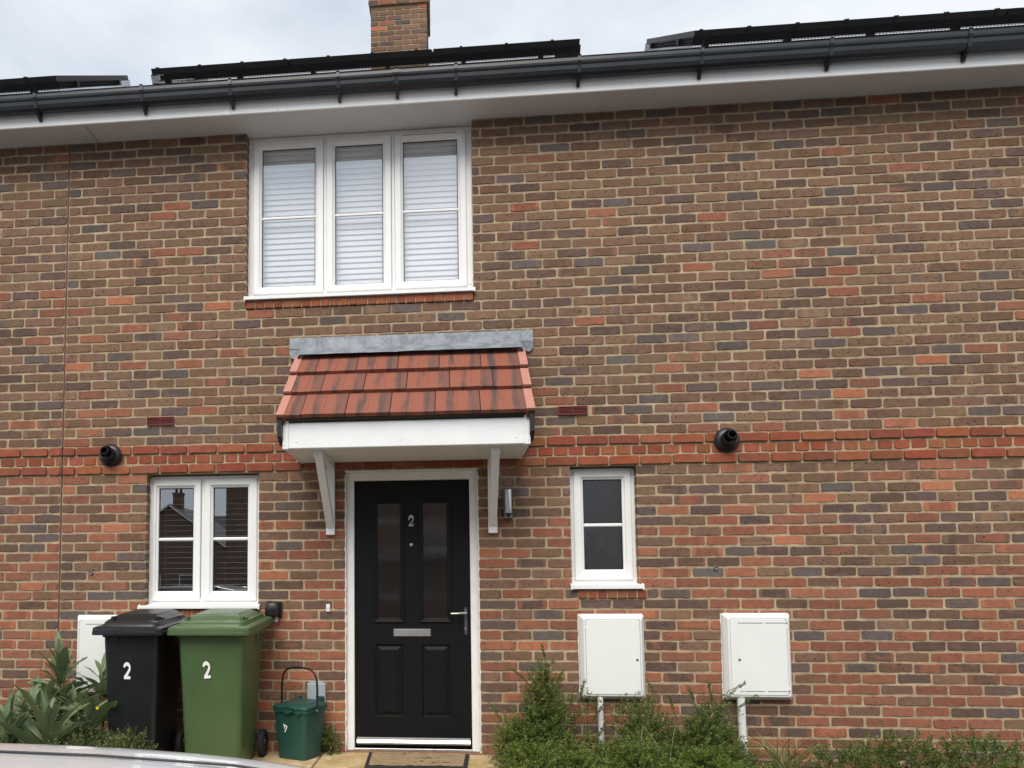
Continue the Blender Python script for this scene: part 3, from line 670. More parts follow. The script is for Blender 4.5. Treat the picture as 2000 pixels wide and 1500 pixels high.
# door
door = part('door', frame_ring(MB(), 2.243, 3.236, .012, 2.086, .062, .030, .11, .004, wb=.02, wt=.062), 'door_frame', house, label='black four-panel front door with two narrow glazed lights and white frame')
part('head_trim', MB().cbox(2.241, 3.238, .0, .06, 2.084, 2.10, .002), 'sealant_white', door)
for xx in (2.243, 3.236):
    pts = []; z = .0
    while z < 2.09: pts.append((xx+rng.uniform(-.002, .002), .006, z)); z += .03
    part('sealant', MB().tube(pts, [rng.uniform(.0045, .008) for _ in pts], 5), 'sealant_white', door)
LX0, LX1, LZ0, LZ1, LYf = 2.307, 3.172, .038, 2.022, .058
GL = [(2.480, 2.650, .983, 1.849), (2.826, 3.002, .983, 1.849)]
PN = [(2.460, 2.668, .255, .790), (2.810, 3.018, .255, .790)]
xs_ = sorted({LX0, LX1}|{v for q in GL+PN for v in q[:2]}); zs_ = sorted({LZ0, LZ1}|{v for q in GL+PN for v in q[2:]})
mb = MB()
for i in range(len(xs_)-1):
    for j in range(len(zs_)-1):
        cx, cz = (xs_[i]+xs_[i+1])/2, (zs_[j]+zs_[j+1])/2
        if any(q[0] < cx < q[1] and q[2] < cz < q[3] for q in GL+PN): continue
        mb.quad((xs_[i], LYf, zs_[j]), (xs_[i+1], LYf, zs_[j]), (xs_[i+1], LYf, zs_[j+1]), (xs_[i], LYf, zs_[j+1]))
def rr(a, b, c_, d, y, e=0): return [(a-e, y, c_-e), (b+e, y, c_-e), (b+e, y, d+e), (a-e, y, d+e)]
mb.loft([rr(LX0, LX1, LZ0, LZ1, LYf), rr(LX0, LX1, LZ0, LZ1, LYf+.044)], cap=False)
leaf = part('leaf', mb, 'door', door, fix=False)
for q in PN:
    mb = MB(); mb.loft([rr(*q, LYf), rr(*q, LYf+.010, -.008), rr(*q, LYf+.011, -.016), rr(*q, LYf+.002, -.040)], cap=False); mb.quad(*rr(*q, LYf+.002, -.040)); part('raised_panel', mb, 'door', door)
for q in GL:
    mb = MB(); mb.loft([rr(*q, LYf+.001, .032), rr(*q, LYf-.010, .030), rr(*q, LYf-.013, .022), rr(*q, LYf-.009, .012), rr(*q, LYf-.011, .006), rr(*q, LYf+.004, -.001), rr(*q, LYf+.02, -.001)], cap=False); part('glazing_moulding', mb, 'door', door)
    mb = MB(); mb.quad(*rr(*q, LYf+.008)); part('pane', mb, 'glass_door', door, fix=False)
mb = MB(); mb.cbox(2.598, 2.876, LYf-.010, LYf+.002, .851, .906, .003); lp = part('letter_plate', mb, 'aluminium', door)
part('flap', MB().cbox(2.608, 2.866, LYf-.014, LYf-.008, .872, .902, .002), 'aluminium', lp)
mb = MB(); mb.prism([(LYf, .058), (LYf-.022, .058), (LYf-.024, .070), (LYf-.012, .088), (LYf-.012, .096), (LYf, .104)], 'x', 2.322, 3.160); part('weather_bar', mb, 'aluminium', door)
part('threshold', MB().cbox(2.300, 3.178, .012, .10, .013, .032, .003), 'aluminium', door)
mb = MB(); mb.cbox(3.122, 3.152, LYf-.010, LYf, .864, 1.066, .009); hp = part('handle_plate', mb, 'dull_steel', door)
part('lever', MB().tube([(3.138, LYf-.008, 1.022), (3.138, LYf-.046, 1.022), (3.126, LYf-.052, 1.022), (3.07, LYf-.053, 1.021), (3.028, LYf-.050, 1.020)], [.009, .009, .0085, .008, .007], 10), 'steel', hp, True)
mb = MB(); mb.lathe((3.137, LYf-.010, .906), (0, -1, 0), [(.009, 0), (.009, .003), (.0, .004)], 14); part('key_cylinder', mb, 'steel', hp)
mb = MB(); mb.lathe((2.735, LYf, 1.535), (0, -1, 0), [(.012, 0), (.012, .003), (.008, .005), (.006, .003), (.0, .004)], 16); part('spyhole', mb, 'steel', door, True)
# numerals built from a stroked outline
def numeral2(serif, h, wd, depth, n=26):
    """polyline with width: returns MB lying in XZ, facing -Y, centred"""
    pts = []
    cx, cz, rx, rz = .5, .71, .36, .245
    a0, a1 = R(172), R(-38)
    for i in range(n):
        t_ = i/(n-1); a = a0+(a1-a0)*t_; pts.append((cx+rx*math.cos(a), cz+rz*math.sin(a)))
    pts += [(.56, .36), (.36, .22), (.22, .12)]
    wl = []
    for i in range(len(pts)):
        t_ = i/(len(pts)-1); base = .105 if serif else .115
        wl.append((base*(.62+.75*math.sin(math.pi*min(1, t_*1.15))**2)) if serif else base)
    mb = MB(); L_, Rr = [], []
    for i, p in enumerate(pts):
        q0 = pts[max(0, i-1)]; q1 = pts[min(len(pts)-1, i+1)]; d = Vector((q1[0]-q0[0], q1[1]-q0[1])).normalized(); nn = Vector((-d.y, d.x))*wl[i]
        L_.append((p[0]+nn.x, p[1]+nn.y)); Rr.append((p[0]-nn.x, p[1]-nn.y))
    def T(p, y): return ((p[0]-.5)*wd, y, (p[1]-.5)*h)
    for i in range(len(pts)-1):
        mb.add([T(L_[i], -depth), T(L_[i+1], -depth), T(Rr[i+1], -depth), T(Rr[i], -depth), T(L_[i], 0), T(L_[i+1], 0), T(Rr[i+1], 0), T(Rr[i], 0)], [(0, 3, 2, 1), (0, 1, 5, 4), (3, 7, 6, 2)])
    def poly(pp): k_ = len(pp); mb.add([T(p, -depth*1.02) for p in pp]+[T(p, 0) for p in pp], [tuple(range(k_))]+[(i, (i+1) % k_, k_+(i+1) % k_, k_+i) for i in range(k_)])
    if serif:
        poly([(.12, .02), (.88, .02), (.93, .27), (.84, .27), (.78, .17), (.12, .17)])
        poly([(.16+.11*math.cos(a*math.pi/6), .70+.085*math.sin(a*math.pi/6)) for a in range(12)])
    else: poly([(.10, .01), (.92, .01), (.92, .19), (.10, .19)])
    return mb
num = numeral2(True, .080, .046, .005); num.xf(Matrix.Translation((2.735, LYf, 1.713))); part('house_number', num, 'steel', door)

# ------------------------------------------------------------------ canopy
can = thing('door_canopy', 'small pitched door canopy with red concrete tiles, white fascia and two brackets', 'canopy', (2.73, -.02, 1.61))
KX0, KX1 = 1.885, 3.582
WY, WZ, BYc, BZc = -.03, 2.978, -.665, 2.348
sl = Vector((0, BYc-WY, BZc-WZ)); SL = sl.length; sl.normalize(); nl = Vector((0, -sl.z*-1, sl.y)); nl = Vector((0, sl.z, -sl.y)); nl = nl if nl.z > 0 else -nl
def K(x, s_, h_): p = Vector((x, WY, WZ))+sl*s_+nl*h_; return (p.x, p.y, p.z)
def kbox(mb, xa, xb, s0, s1, h0, h1, h0b=None, h1b=None):
    h0b = h0 if h0b is None else h0b; h1b = h1 if h1b is None else h1b
    mb.add([K(xa, s0, h0), K(xb, s0, h0), K(xb, s1, h0b), K(xa, s1, h0b), K(xa, s0, h1), K(xb, s0, h1), K(xb, s1, h1b), K(xa, s1, h1b)], [(0, 3, 2, 1), (4, 5, 6, 7), (0, 1, 5, 4), (1, 2, 6, 5), (2, 3, 7, 6), (3, 0, 4, 7)]); return mb
ends_ = [SL*.345, SL*.66, SL]; starts = [-.02, SL*.345-.05, SL*.66-.05]
for r_ in range(3):
    step = .300; off = 2.063 if r_ != 1 else 2.138
    if r_ == 2: off = 2.040
    js = [KX0+.04]+[off+step*i for i in range(-1, 6) if KX0+.10 < off+step*i < KX1-.10]+[KX1-.04]
    for i in range(len(js)-1):
        a, b = js[i]+.0028, js[i+1]-.0028; dh = rng.uniform(-.002, .003)
        mid = (a+b)/2 if b-a > .2 else None
        mb = MB()
        segs = [(a, b)] if not mid else [(a, mid-.002), (mid-.002, mid+.002), (mid+.002, b)]
        for q, (p0, p1) in enumerate(segs):
            g_ = -.003 if (mid and q == 1) else 0
            kbox(mb, p0, p1, starts[r_], ends_[r_]+rng.uniform(-.001, .001), .0+dh, .008+dh+g_, .012+dh, .040+dh+g_)
        mb.attr = {'tu': ('FLOAT', [(v[0]-(b-step))/step for v in mb.v])}
        part('roof_tile', mb, 'tile', can)
    for (xa, xb) in ((KX0-.012, KX0+.044), (KX1-.044, KX1+.012)):
        mb = MB(); kbox(mb, xa, xb, starts[r_]+.03, ends_[r_]+.004, -.03, .016, -.022, .047); vt = part('verge_tile', mb, 'verge', can)
        ins = .004
        kx = xa if xa < 2.7 else xb-.008
        part('verge_edge', kbox(MB(), xa+.003, xb-.003, ends_[r_]-.01, ends_[r_]+.008, -.018, -.018, -.018, .030), 'tile_edge', vt)
part('underlay', kbox(MB(), KX0, KX1, 0, SL-.02, -.035, -.004), 'black_plastic', can)
for xa, xb in ((KX0-.008, KX0+.022), (KX1-.022, KX1+.008)):
    mb = MB(); x_ = xa; mb.prism([(-.675, 2.345), (-.675, 2.235), (-.60, 2.19), (-.02, 2.19), (-.02, 2.9)], 'x', xa, xb); part('verge_barge', mb, 'black_plastic', can)
FZ0, FZ1 = 2.152, 2.350
part('fascia', MB().cbox(1.945, 3.530, -.634, -.612, FZ0+.004, FZ1-.016, .006), 'canopy_white', can)
for xa, xb in ((1.905, 1.948), (3.526, 3.566)):
    part('corner_cap', MB().cbox(xa, xb, -.639, -.59, FZ0, FZ1+.002, .005), 'canopy_white', can)
for x in (1.918, 3.553, 2.0, 2.71, 3.47):
    mb = MB(); mb.lathe((x, -.638 if x in (1.918, 3.553) else -.633, 2.185 if x in (1.918, 3.553) else 2.205), (0, -1, 0), [(.007, 0), (.0065, .003), (.0, .005)], 10); part('screw_cap', mb, 'upvc', can, True)
for xa, xb in ((1.908, 1.93), (3.541, 3.563)): part('side_fascia', MB().cbox(xa, xb, -.60, -.004, FZ0+.004, 2.22, .003), 'canopy_white', can)
y = -.606
while y < -.02:
    part('soffit_board', MB().cbox(1.93, 3.541, y, min(y+.049, -.006), 2.160, 2.172, .003), 'canopy_white', can); y += .054
part('soffit_backing', MB().box(1.93, 3.541, -.61, -.005, 2.171, 2.176), 'box_line', can)
for xa in (2.100, 3.310):
    xb = xa+.066; br_ = part('bracket', MB().cbox(xa, xb, -.032, -.002, 1.610, 2.160, .004), 'canopy_white', can)
    part('arm', MB().cbox(xa, xb, -.535, -.028, 2.112, 2.161, .004), 'canopy_white', br_)
    mb = MB(); mb.prism([(-.52, 2.113), (-.455, 2.113), (-.031, 1.735), (-.031, 1.675), (-.045, 1.665)], 'x', xa+.006, xb-.006); part('brace', mb, 'canopy_white', br_)
    for zz in (1.648, 1.99):
        mb = MB(); mb.lathe((xa+.033, -.031, zz), (0, -1, 0), [(.010, 0), (.009, .004), (.0, .006)], 10); part('screw_cap', mb, 'upvc', br_, True)
# lead flashing
mb = MB(); nseg = 40
def wob(x, s_): return .0025*mnoise.noise((x*7, s_*9, 2.0))
for (xa, xb) in ((1.815, 2.662), (2.655, 3.660)):
    dy = -.002 if xa < 2 else 0
    rows_ = []
    for z_, y_ in ((3.132, -.004), (3.10, -.010), (3.07, -.013), (3.044, -.018)):
        rows_.append([(xa+(xb-xa)*i/nseg, y_+dy+wob(xa+(xb-xa)*i/nseg, z_), z_+.4*wob(xa+(xb-xa)*i/nseg*2, z_)) for i in range(nseg+1)])
    mb.loft(rows_, cap=False, closed=False)
mb.f += []
fl = part('lead_flashing', mb, 'lead', can, True, angle=0, fix=False)
for (xa, xb) in ((1.903, 2.662), (2.655, 3.570)):
    mb = MB(); dy = .0015 if xa < 2 else .003; rows_ = []
    for s_ in (0, .3, .6, 1.0):
        y_ = -.020+(-.128+.020)*s_; z_ = 3.046+(2.962-3.046)*s_
        ex = 0
        rows_.append([(xa+(xb-xa)*i/nseg, y_-dy+wob(xa+(xb-xa)*i/nseg, s_+5), z_+dy+1.2*wob(xa+(xb-xa)*i/nseg, s_+9)) for i in range(nseg+1)])
    mb.loft(rows_, cap=False, closed=False); part('apron', mb, 'lead', fl, True, angle=0, fix=False)
for (a, b, sg) in ((1.815, 1.905, 1), (3.660, 3.568, -1)):
    mb = MB(); pp = [(a, 3.052), (b, 3.052), (b+sg*-.002, 2.965), (a+sg*.045, 2.958), (a+sg*.014, 2.975), (a, 3.0)]
    mb.prism(pp, 'y', -.016, -.011); part('flashing_ear', mb, 'lead', fl)
    mb = MB(); mb.add([(b, -.018, 3.024), (b, -.118, 2.95), (b-sg*.055, -.016, 2.965)], [(0, 1, 2)]); part('flashing_fold', mb, 'lead', fl, fix=False)

# ------------------------------------------------------------------ small fittings on the wall
def airbrick(label, x0, x1):
    z0, z1 = rowz(30)-.032, rowz(30)+.032
    t_ = thing('air_brick', label, 'vent', ((x0+x1)/2, 0, z0), 'plum air bricks')
    mb = MB(); frame_ring(mb, x0, x1, z0, z1, .006, -.016, .003, .0015); part('frame', mb, 'vent', t_)
    for i in range(5):
        zz = z0+.007+(z1-z0-.014)*(i+.5)/5; mb = MB(); mb.prism([(-.0145, zz-.0035), (-.0145, zz-.0005), (.001, zz+.005), (.001, zz+.002)], 'x', x0+.006, x1-.006); part('louvre', mb, 'vent', t_)
    for f_ in (.5,): part('rib', MB().box(x0+(x1-x0)*f_-.0012, x0+(x1-x0)*f_+.0012, -.0150, .002, z0+.006, z1-.006), 'vent', t_)
    part('backing', MB().box(x0+.003, x1-.003, .0005, .003, z0+.003, z1-.003), 'dark', t_)
airbrick('plum louvred air brick in the wall above the left boiler flue', .686, .906); airbrick('plum louvred air brick in the wall right of the door canopy', 3.834, 4.048)
def flue(label, x, z):
    t_ = thing('boiler_flue', label, 'flue', (x, -.02, z), 'black boiler flues on the red string course')
    mb = MB(); mb.lathe((x, -.012, z), (0, -1, 0), [(.088, 0), (.088, .008), (.078, .022), (.062, .034), (.056, .036), (.054, .03)], 32); part('collar', mb, 'black_plastic', t_, True)
    ax = Vector((.0, -1, .12)).normalized()
    mb = MB(); mb.lathe((x, -.02, z), ax, [(.052, 0), (.052, .075), (.050, .078), (.046, .076), (.044, .02), (.0, .02)], 28); part('outer_pipe', mb, 'black_plastic', t_, True)
    mb = MB(); mb.lathe((x, -.03, z+.008), ax, [(.030, 0), (.030, .10), (.027, .10), (.026, .02), (.0, .02)], 24); part('inner_pipe', mb, 'black_plastic', t_, True)
    for a in (30, 150, 270):
        d = Vector((math.cos(R(a)), 0, math.sin(R(a)))); part('fin', MB().tube([Vector((x, -.075, z+.01))+d*.028, Vector((x, -.075, z+.01))+d*.047], .003, 5), 'black_plastic', t_)
flue('round black boiler flue on the red band left of the two-light window', .402, 2.252); flue('round black boiler flue on the red band at the far right', 5.026, 2.267)
def meter_box(label, x0, x1, z0, z1, hinge, slots):
    t_ = thing('meter_box', label, 'meter box', ((x0+x1)/2, 0, z0), 'white utility meter boxes')
    def rg_(e, y, c=.012):
        a, b, p, q = x0+e, x1-e, z0+e, z1-e
        return [(a+c, y, p), (b-c, y, p), (b, y, p+c), (b, y, q-c), (b-c, y, q), (a+c, y, q), (a, y, q-c), (a, y, p+c)]
    mb = MB(); mb.loft([rg_(0, .004), rg_(0, -.022), rg_(.004, -.032), rg_(.024, -.066), rg_(.030, -.070), rg_(.037, -.071), rg_(.037, -.060)], cap=False); part('casing', mb, 'box', t_)
    mb = MB(); mb.quad(*rg_(.0365, -.061)); part('gap', mb, 'box_line', t_)
    d = .0395; mb = MB(); mb.loft([rg_(d, -.060, .014), rg_(d, -.0705, .014), rg_(d+.003, -.0725, .014)], cap=False); mb.quad(*rg_(d+.003, -.0725, .014)); lid = part('lid', mb, 'box', t_)
    kx = x1-.062 if hinge < 0 else x0+.095
    mb = MB(); mb.lathe((kx, -.0725, (z0+z1)/2-.02), (0, -1, 0), [(.009, 0), (.009, .002), (.007, .003), (.005, .001), (.0, .001)], 14); part('key_hole', mb, 'dull_steel', lid, True)
    mb = MB(); mb.lathe((x1-.075 if hinge < 0 else x0+.12, -.0725, z0+.078), (0, -1, 0), [(.016, 0), (.016, .0012), (.013, .0016), (.012, .0006), (.0, .0006)], 18); part('embossed_badge', mb, 'box', lid, True)
    for q in (.14, .84):
        zz = z0+(z1-z0)*q; xx = x0+.0385 if hinge < 0 else x1-.0385; part('hinge', MB().cbox(xx-.006, xx+.006, -.0745, -.069, zz-.012, zz+.012, .001), 'box', lid)
    if slots:
        for zz in (z1-.068, z0+.066):
            for (a, b) in ((.20, .56), (.60, .93)): part('slot', MB().box(x0+(x1-x0)*a, x0+(x1-x0)*b, -.0731, -.071, zz-.0025, zz+.0025), 'box_line', lid)
    pts = []
    for i in range(22): pts.append((x0-.001+rng.uniform(-.002, .0025), -.004, z0+(z1-z0)*i/21))
    part('sealant', MB().tube(pts, [rng.uniform(.003, .0065) for _ in pts], 5), 'sealant_white', t_)
    return t_
meter_box('white meter box with plain door below the small right window', 3.948, 4.404, .411, 1.018, -1, False)
meter_box('white meter box with vent slots at the far right above a thick pipe', 4.945, 5.405, .414, 1.022, 1, True)
meter_box('white meter box half hidden behind the black wheelie bin', .168, .626, .411, 1.015, -1, True)
tp = thing('gas_pipe', 'thin white pipe with patchy paint dropping from the middle meter box', 'pipe', (4.082, -.04, -.05))
part('tube', MB().tube([(4.082, -.045, .43), (4.084, -.045, .2), (4.086, -.05, -.08)], .0205, 16), 'pipe', tp, True)
for i in range(16):
    zz = .40-.021*i+rng.uniform(-.008, .008); a0 = rng.uniform(-2.4, -.2); n = rng.randint(3, 6); h = rng.uniform(.004, .011)
    mb = MB(); r_ = .0209
    up_ = [(4.0835+r_*math.cos(a0+.2*k_), -.0455+r_*math.sin(a0+.2*k_), zz+h*(.5+rng.random())) for k_ in range(n)]; dn = [(4.0835+r_*math.cos(a0+.2*k_), -.0455+r_*math.sin(a0+.2*k_), zz-h*rng.random()) for k_ in range(n)]
    mb.loft([up_, dn], cap=False, closed=False); part('paint_flake', mb, 'pipe_paint', tp, fix=False)
tp = thing('duct_pipe', 'thick white pipe with collar below the far right meter box', 'pipe', (5.05, -.045, -.06))
part('tube', MB().tube([(5.048, -.048, .43), (5.050, -.048, .15), (5.052, -.05, -.08)], .027, 18), 'pipe', tp, True)
mb = MB(); mb.lathe((5.0505, -.048, .118), (0, 0, 1), [(.027, 0), (.033, .004), (.033, .022), (.027, .026)], 20); part('collar', mb, 'pipe', tp, True)
# outside socket, wall light, bell push, grey cover, plugs
t_ = thing('outdoor_socket', 'black weatherproof socket on the wall behind the green wheelie bin', 'socket', (1.70, 0, .99))
part('cover', MB().cbox(1.646, 1.750, -.085, -.002, 1.000, 1.112, .016), 'black_plastic', t_, True, angle=60)
part('back_plate', MB().cbox(1.652, 1.764, -.02, .002, .995, 1.116, .006), 'black_plastic', t_)
part('cable_gland', MB().lathe((1.722, -.03, 1.0), (0, 0, -1), [(.013, 0), (.013, .012), (.016, .014), (.016, .03), (.012, .04), (.0, .04)], 12), 'grey_plate', t_, True)
t_ = thing('wall_light', 'cylindrical stainless steel wall light with sensor right of the door canopy bracket', 'light', (3.455, 0, 1.71))
part('back_plate', MB().cbox(3.423, 3.487, -.018, .0, 1.712, 1.900, .004), 'dull_steel', t_)
mb = MB(); mb.lathe((3.4555, -.062, 1.752), (0, 0, 1), [(.0, 0), (.026, 0), (.0268, .004), (.0268, .170), (.0255, .174), (.0, .174)], 28); part('cylinder', mb, 'steel', t_, True)
part('arm', MB().cbox(3.445, 3.466, -.045, -.015, 1.80, 1.86, .003), 'dull_steel', t_)
part('sensor_housing', MB().cbox(3.424, 3.486, -.050, -.016, 1.713, 1.750, .005), 'dull_steel', t_)
mb = MB(); mb.lathe((3.4555, -.049, 1.7335), (0, -1, 0), [(.011, 0), (.010, .006), (.006, .010), (.0, .011)], 14); part('sensor_eye', mb, 'black_plastic', t_, True)
t_ = thing('doorbell', 'small white bell push on the bricks left of the door', 'doorbell', (2.112, 0, 1.035))
part('body', MB().cbox(2.098, 2.128, -.014, .001, 1.036, 1.092, .004), 'upvc', t_)
mb = MB(); mb.lathe((2.113, -.014, 1.064), (0, -1, 0), [(.0085, 0), (.0085, .0012), (.0072, .0014)], 16); part('button_ring', mb, 'box_line', t_); mb = MB(); mb.lathe((2.113, -.014, 1.064), (0, -1, 0), [(.0070, 0), (.0068, .0025), (.0, .0032)], 16); part('button', mb, 'upvc', t_, True)
t_ = thing('outlet_cover', 'grey plastic outlet cover on the wall behind the food caddy', 'cover', (2.03, 0, .36))
part('cover', MB().cbox(1.958, 2.096, -.035, .0, .365, .510, .007), 'grey_plate', t_)
part('hinge', MB().cbox(1.974, 2.080, -.030, -.004, .508, .522, .003), 'grey_plate', t_)
for lab, x, z in (('small dark round plug in the bricks left of the two-light window', .256, 1.338), ('small dark round plug in the bricks right of the small window', 4.924, 1.341)):
    t_ = thing('wall_plug', lab, 'plug', (x, 0, z), 'round wall plugs')
    mb = MB(); mb.lathe((x, .002, z), (0, -1, 0), [(.017, 0), (.016, .008), (.012, .012), (.006, .010), (.0, .010)], 16); part('cap', mb, 'dull_steel', t_, True)

# ------------------------------------------------------------------ doormat
MZ = GZ+.004
t_ = thing('doormat', 'worn brown coir doormat with dark rubber edge in front of the black door', 'doormat', (2.78, -.25, GZ))
MA = [(2.425, -.060), (3.150, -.075), (3.125, -.470), (2.440, -.490)]
def rp(e): 
    c = Vector((sum(p[0] for p in MA)/4, sum(p[1] for p in MA)/4)); return [tuple(c+(Vector(p)-c)*e) for p in MA]
mb = MB(); o1, o2 = rp(1.0), rp(.93)
mb.loft([[(p[0], p[1], MZ) for p in MA], [(p[0], p[1], MZ+.010) for p in MA], [(p[0], p[1], MZ+.013) for p in rp(.985)], [(p[0], p[1], MZ+.013) for p in rp(.92)], [(p[0], p[1], MZ+.006) for p in rp(.915)]], cap=False); part('rubber_edge', mb, 'rubber', t_)
mb = MB(); n = 26; a, b, c, d = [Vector(p) for p in rp(.925)]
for j in range(n+1):
    for i in range(n+1):
        p = (a.lerp(b, i/n)).lerp(d.lerp(c, i/n), j/n); mb.v.append((p.x, p.y, MZ+.016+rng.uniform(-.0025, .0025)))
mb.f = [(j*(n+1)+i, j*(n+1)+i+1, (j+1)*(n+1)+i+1, (j+1)*(n+1)+i) for j in range(n) for i in range(n)]
part('coir_pile', mb, 'coir', t_)
mb = MB(); rgm = random.Random(9)
for (fy, fx0, fx1, cnt) in ((.16, .12, .42, 9), (.42, .32, .75, 16), (.74, .48, .84, 13)):
    for i in range(cnt):
        u = fx0+(fx1-fx0)*i/cnt+rgm.uniform(-.01, .01); v = fy+rgm.uniform(-.07, .07)
        if rgm.random() < .2: continue
        p = a.lerp(b, u).lerp(d.lerp(c, u), v); an = rgm.uniform(0, 3.1); l_ = rgm.uniform(.006, .018); q = Vector((math.cos(an), math.sin(an)))*l_; r_ = Vector((-q.y, q.x))*.28
        mb.add([(*(p-q-r_), MZ+.0195), (*(p+q-r_), MZ+.0195), (*(p+q+r_), MZ+.0195), (*(p-q+r_), MZ+.0195)], [(0, 1, 2, 3)])
part('worn_print', mb, plain('worn_print', (.035, .026, .016), .95, .2, 60), t_, fix=False)

# ------------------------------------------------------------------ wheelie bins
def rrect(cx, cy, hx, hy, r, z, n=4):
    pts = []
    for (sx, sy, a0) in ((1, 1, 0), (-1, 1, 90), (-1, -1, 180), (1, -1, 270)):
        for i in range(n+1):
            a = R(a0+90*i/n); pts.append((cx+sx*(hx-r)+r*math.cos(a), cy+sy*(hy-r)+r*math.sin(a), z))
    return pts
def wheelie(label, mat, cx, yf, wl, dl, g, numx, numz, tilt):
    """front lip at yf, lid width wl, depth dl, ground g"""
    t_ = thing('wheelie_bin', label, 'wheelie bin', (cx, yf+dl/2, g), 'wheelie bins by the window')
    cy = yf+dl*.5
    hw, hd = wl/2-.055, dl/2-.06
    H = .932
    rings = []
    for z, k, ky in ((.02, .80, .72), (.06, .83, .75), (.25, .86, .80), (.60, .92, .89), (.83, .97, .965), (.882, .98, .975), (.887, 1.03, 1.02), (H-.01, 1.04, 1.03), (H, 1.04, 1.03), (H, .99, .98)):
        rings.append(rrect(cx, cy-.02*(1-z)+(.0), hw*k, hd*ky, .045, g+z))
    part('body', MB().loft(rings), mat, t_, True, angle=28)
    for i in range(5):
        xx = cx-hw*.8+hw*1.6*i/4; part('rim_rib', MB().prism([(cy-hd*1.03, g+.892), (cy-hd*.965, g+.85), (cy-hd*.96, g+.892)], 'x', xx-.003, xx+.003), mat, t_)
    for yy in (cy+.04, cy+.16, cy+.24): part('rim_rib', MB().prism([(cx+hw*1.035, g+.892), (cx+hw*.96, g+.81), (cx+hw*.95, g+.892)], 'y', yy-.004, yy+.004), mat, t_)
    # lid
    sl_ = .050                        # rises towards the hinge
    def lr(e, z, r=.05, fx=None):
        pts = rrect(cx, cy-.005, wl/2-e, dl/2-e*.9, r, 0)
        return [(p[0], p[1], g+z+sl_*max(0, (p[1]-yf))/dl) for p in pts]
    L0 = H-.028
    part('lid', MB().loft([lr(.012, L0), lr(.0, L0), lr(.0, L0+.020), lr(.004, L0+.024), lr(.002, L0+.028), lr(.004, L0+.044), lr(.014, L0+.050), lr(.052, L0+.053), lr(.056, L0+.064), lr(.060, L0+.067), lr(.062, L0+.077), lr(.070, L0+.081)]), mat, t_, True, angle=25)
    zt = lambda y, e: g+L0+.081+sl_*(y-yf)/dl+e
    hx = wl*.27; y0, y1 = cy-dl*.24, cy+dl*.30
    mb = MB(); base = [(cx-hx-.07, y0-.03), (cx+hx+.05, y0-.03), (cx+hx+.07, y1), (cx-hx-.07, y1)]; mid_ = [(cx-hx-.035, y0+.02), (cx+hx+.0, y0+.02), (cx+hx+.02, y1), (cx-hx-.04, y1)]; top = [(cx-hx, y0+.055), (cx+hx-.02, y0+.055), (cx+hx-.01, y1), (cx-hx-.01, y1)]
    mb.loft([[(p, q, zt(q, -.004)) for p, q in base], [(p, q, zt(q, .022)) for p, q in mid_], [(p, q, zt(q, .036)) for p, q in top]]); part('lid_hump', mb, mat, t_)
    for sx in (-1, 1):
        xx = cx+sx*(wl/2-.095); mb = MB(); mb.cbox(xx-.012, xx+.012, y0-.035, y0+.0, zt(y0, -.01), zt(y0, .026), .003); mb.cbox(xx-.024, xx+.024, y0+.0, y0+.05, zt(y0, -.01), zt(y0, .018), .004); part('lid_catch', mb, mat, t_)
    # rear handle bar and wheels
    yb = yf+dl-.01; part('handle_bar', MB().tube([(cx-wl*.36, yb, g+.955), (cx-wl*.36, yb+.02, g+.965), (cx+wl*.36, yb+.02, g+.965), (cx+wl*.36, yb, g+.955)], .013, 8), mat, t_, True)
    ya = cy+hd*.74
    for sx in (-1, 1):
        xx = cx+sx*(hw*.86+.035); wh = part('wheel', MB().lathe((xx-.022, ya, g+.098), (1, 0, 0), [(.055, 0), (.085, .0), (.096, .006), (.098, .014), (.098, .030), (.096, .038), (.085, .044), (.055, .044), (.05, .036), (.0, .036)], 30), 'rubber', t_, True)
        part('hub', MB().lathe((xx-.024*sx, ya, g+.098), (sx, 0, 0), [(.05, .036), (.045, .05), (.012, .052), (.0, .056)], 18), 'black_plastic', wh, True)
    part('axle', MB().tube([(cx-hw*.9, ya, g+.098), (cx+hw*.9, ya, g+.098)], .010, 8), 'dull_steel', t_)
    fr = lambda z: cy-.02*(1-z)-hd*(.80+(.90-.80)*(z-.25)/.35)
    nm = numeral2(False, .108, .054, .0012); ang = math.atan2(fr(.6)-fr(.66), .06)
    zz = numz-g
    nm.xf(Matrix.Translation((numx, fr(zz)-.004, numz)) @ Matrix.Rotation(math.atan((hd*.1)/.35), 4, 'X') @ Matrix.Rotation(tilt, 4, 'Y')); part('number_sticker', nm, 'sticker', t_)
    return t_
wheelie('black wheelie bin with white number 2, left of the green one', 'bin_black', .872, -.735, .505, .66, GZ, .853, .662, 0)
wheelie('mid green wheelie bin with white number 2 beside the black one', 'bin_green', 1.428, -.735, .575, .69, GZ, 1.404, .670, R(-5))

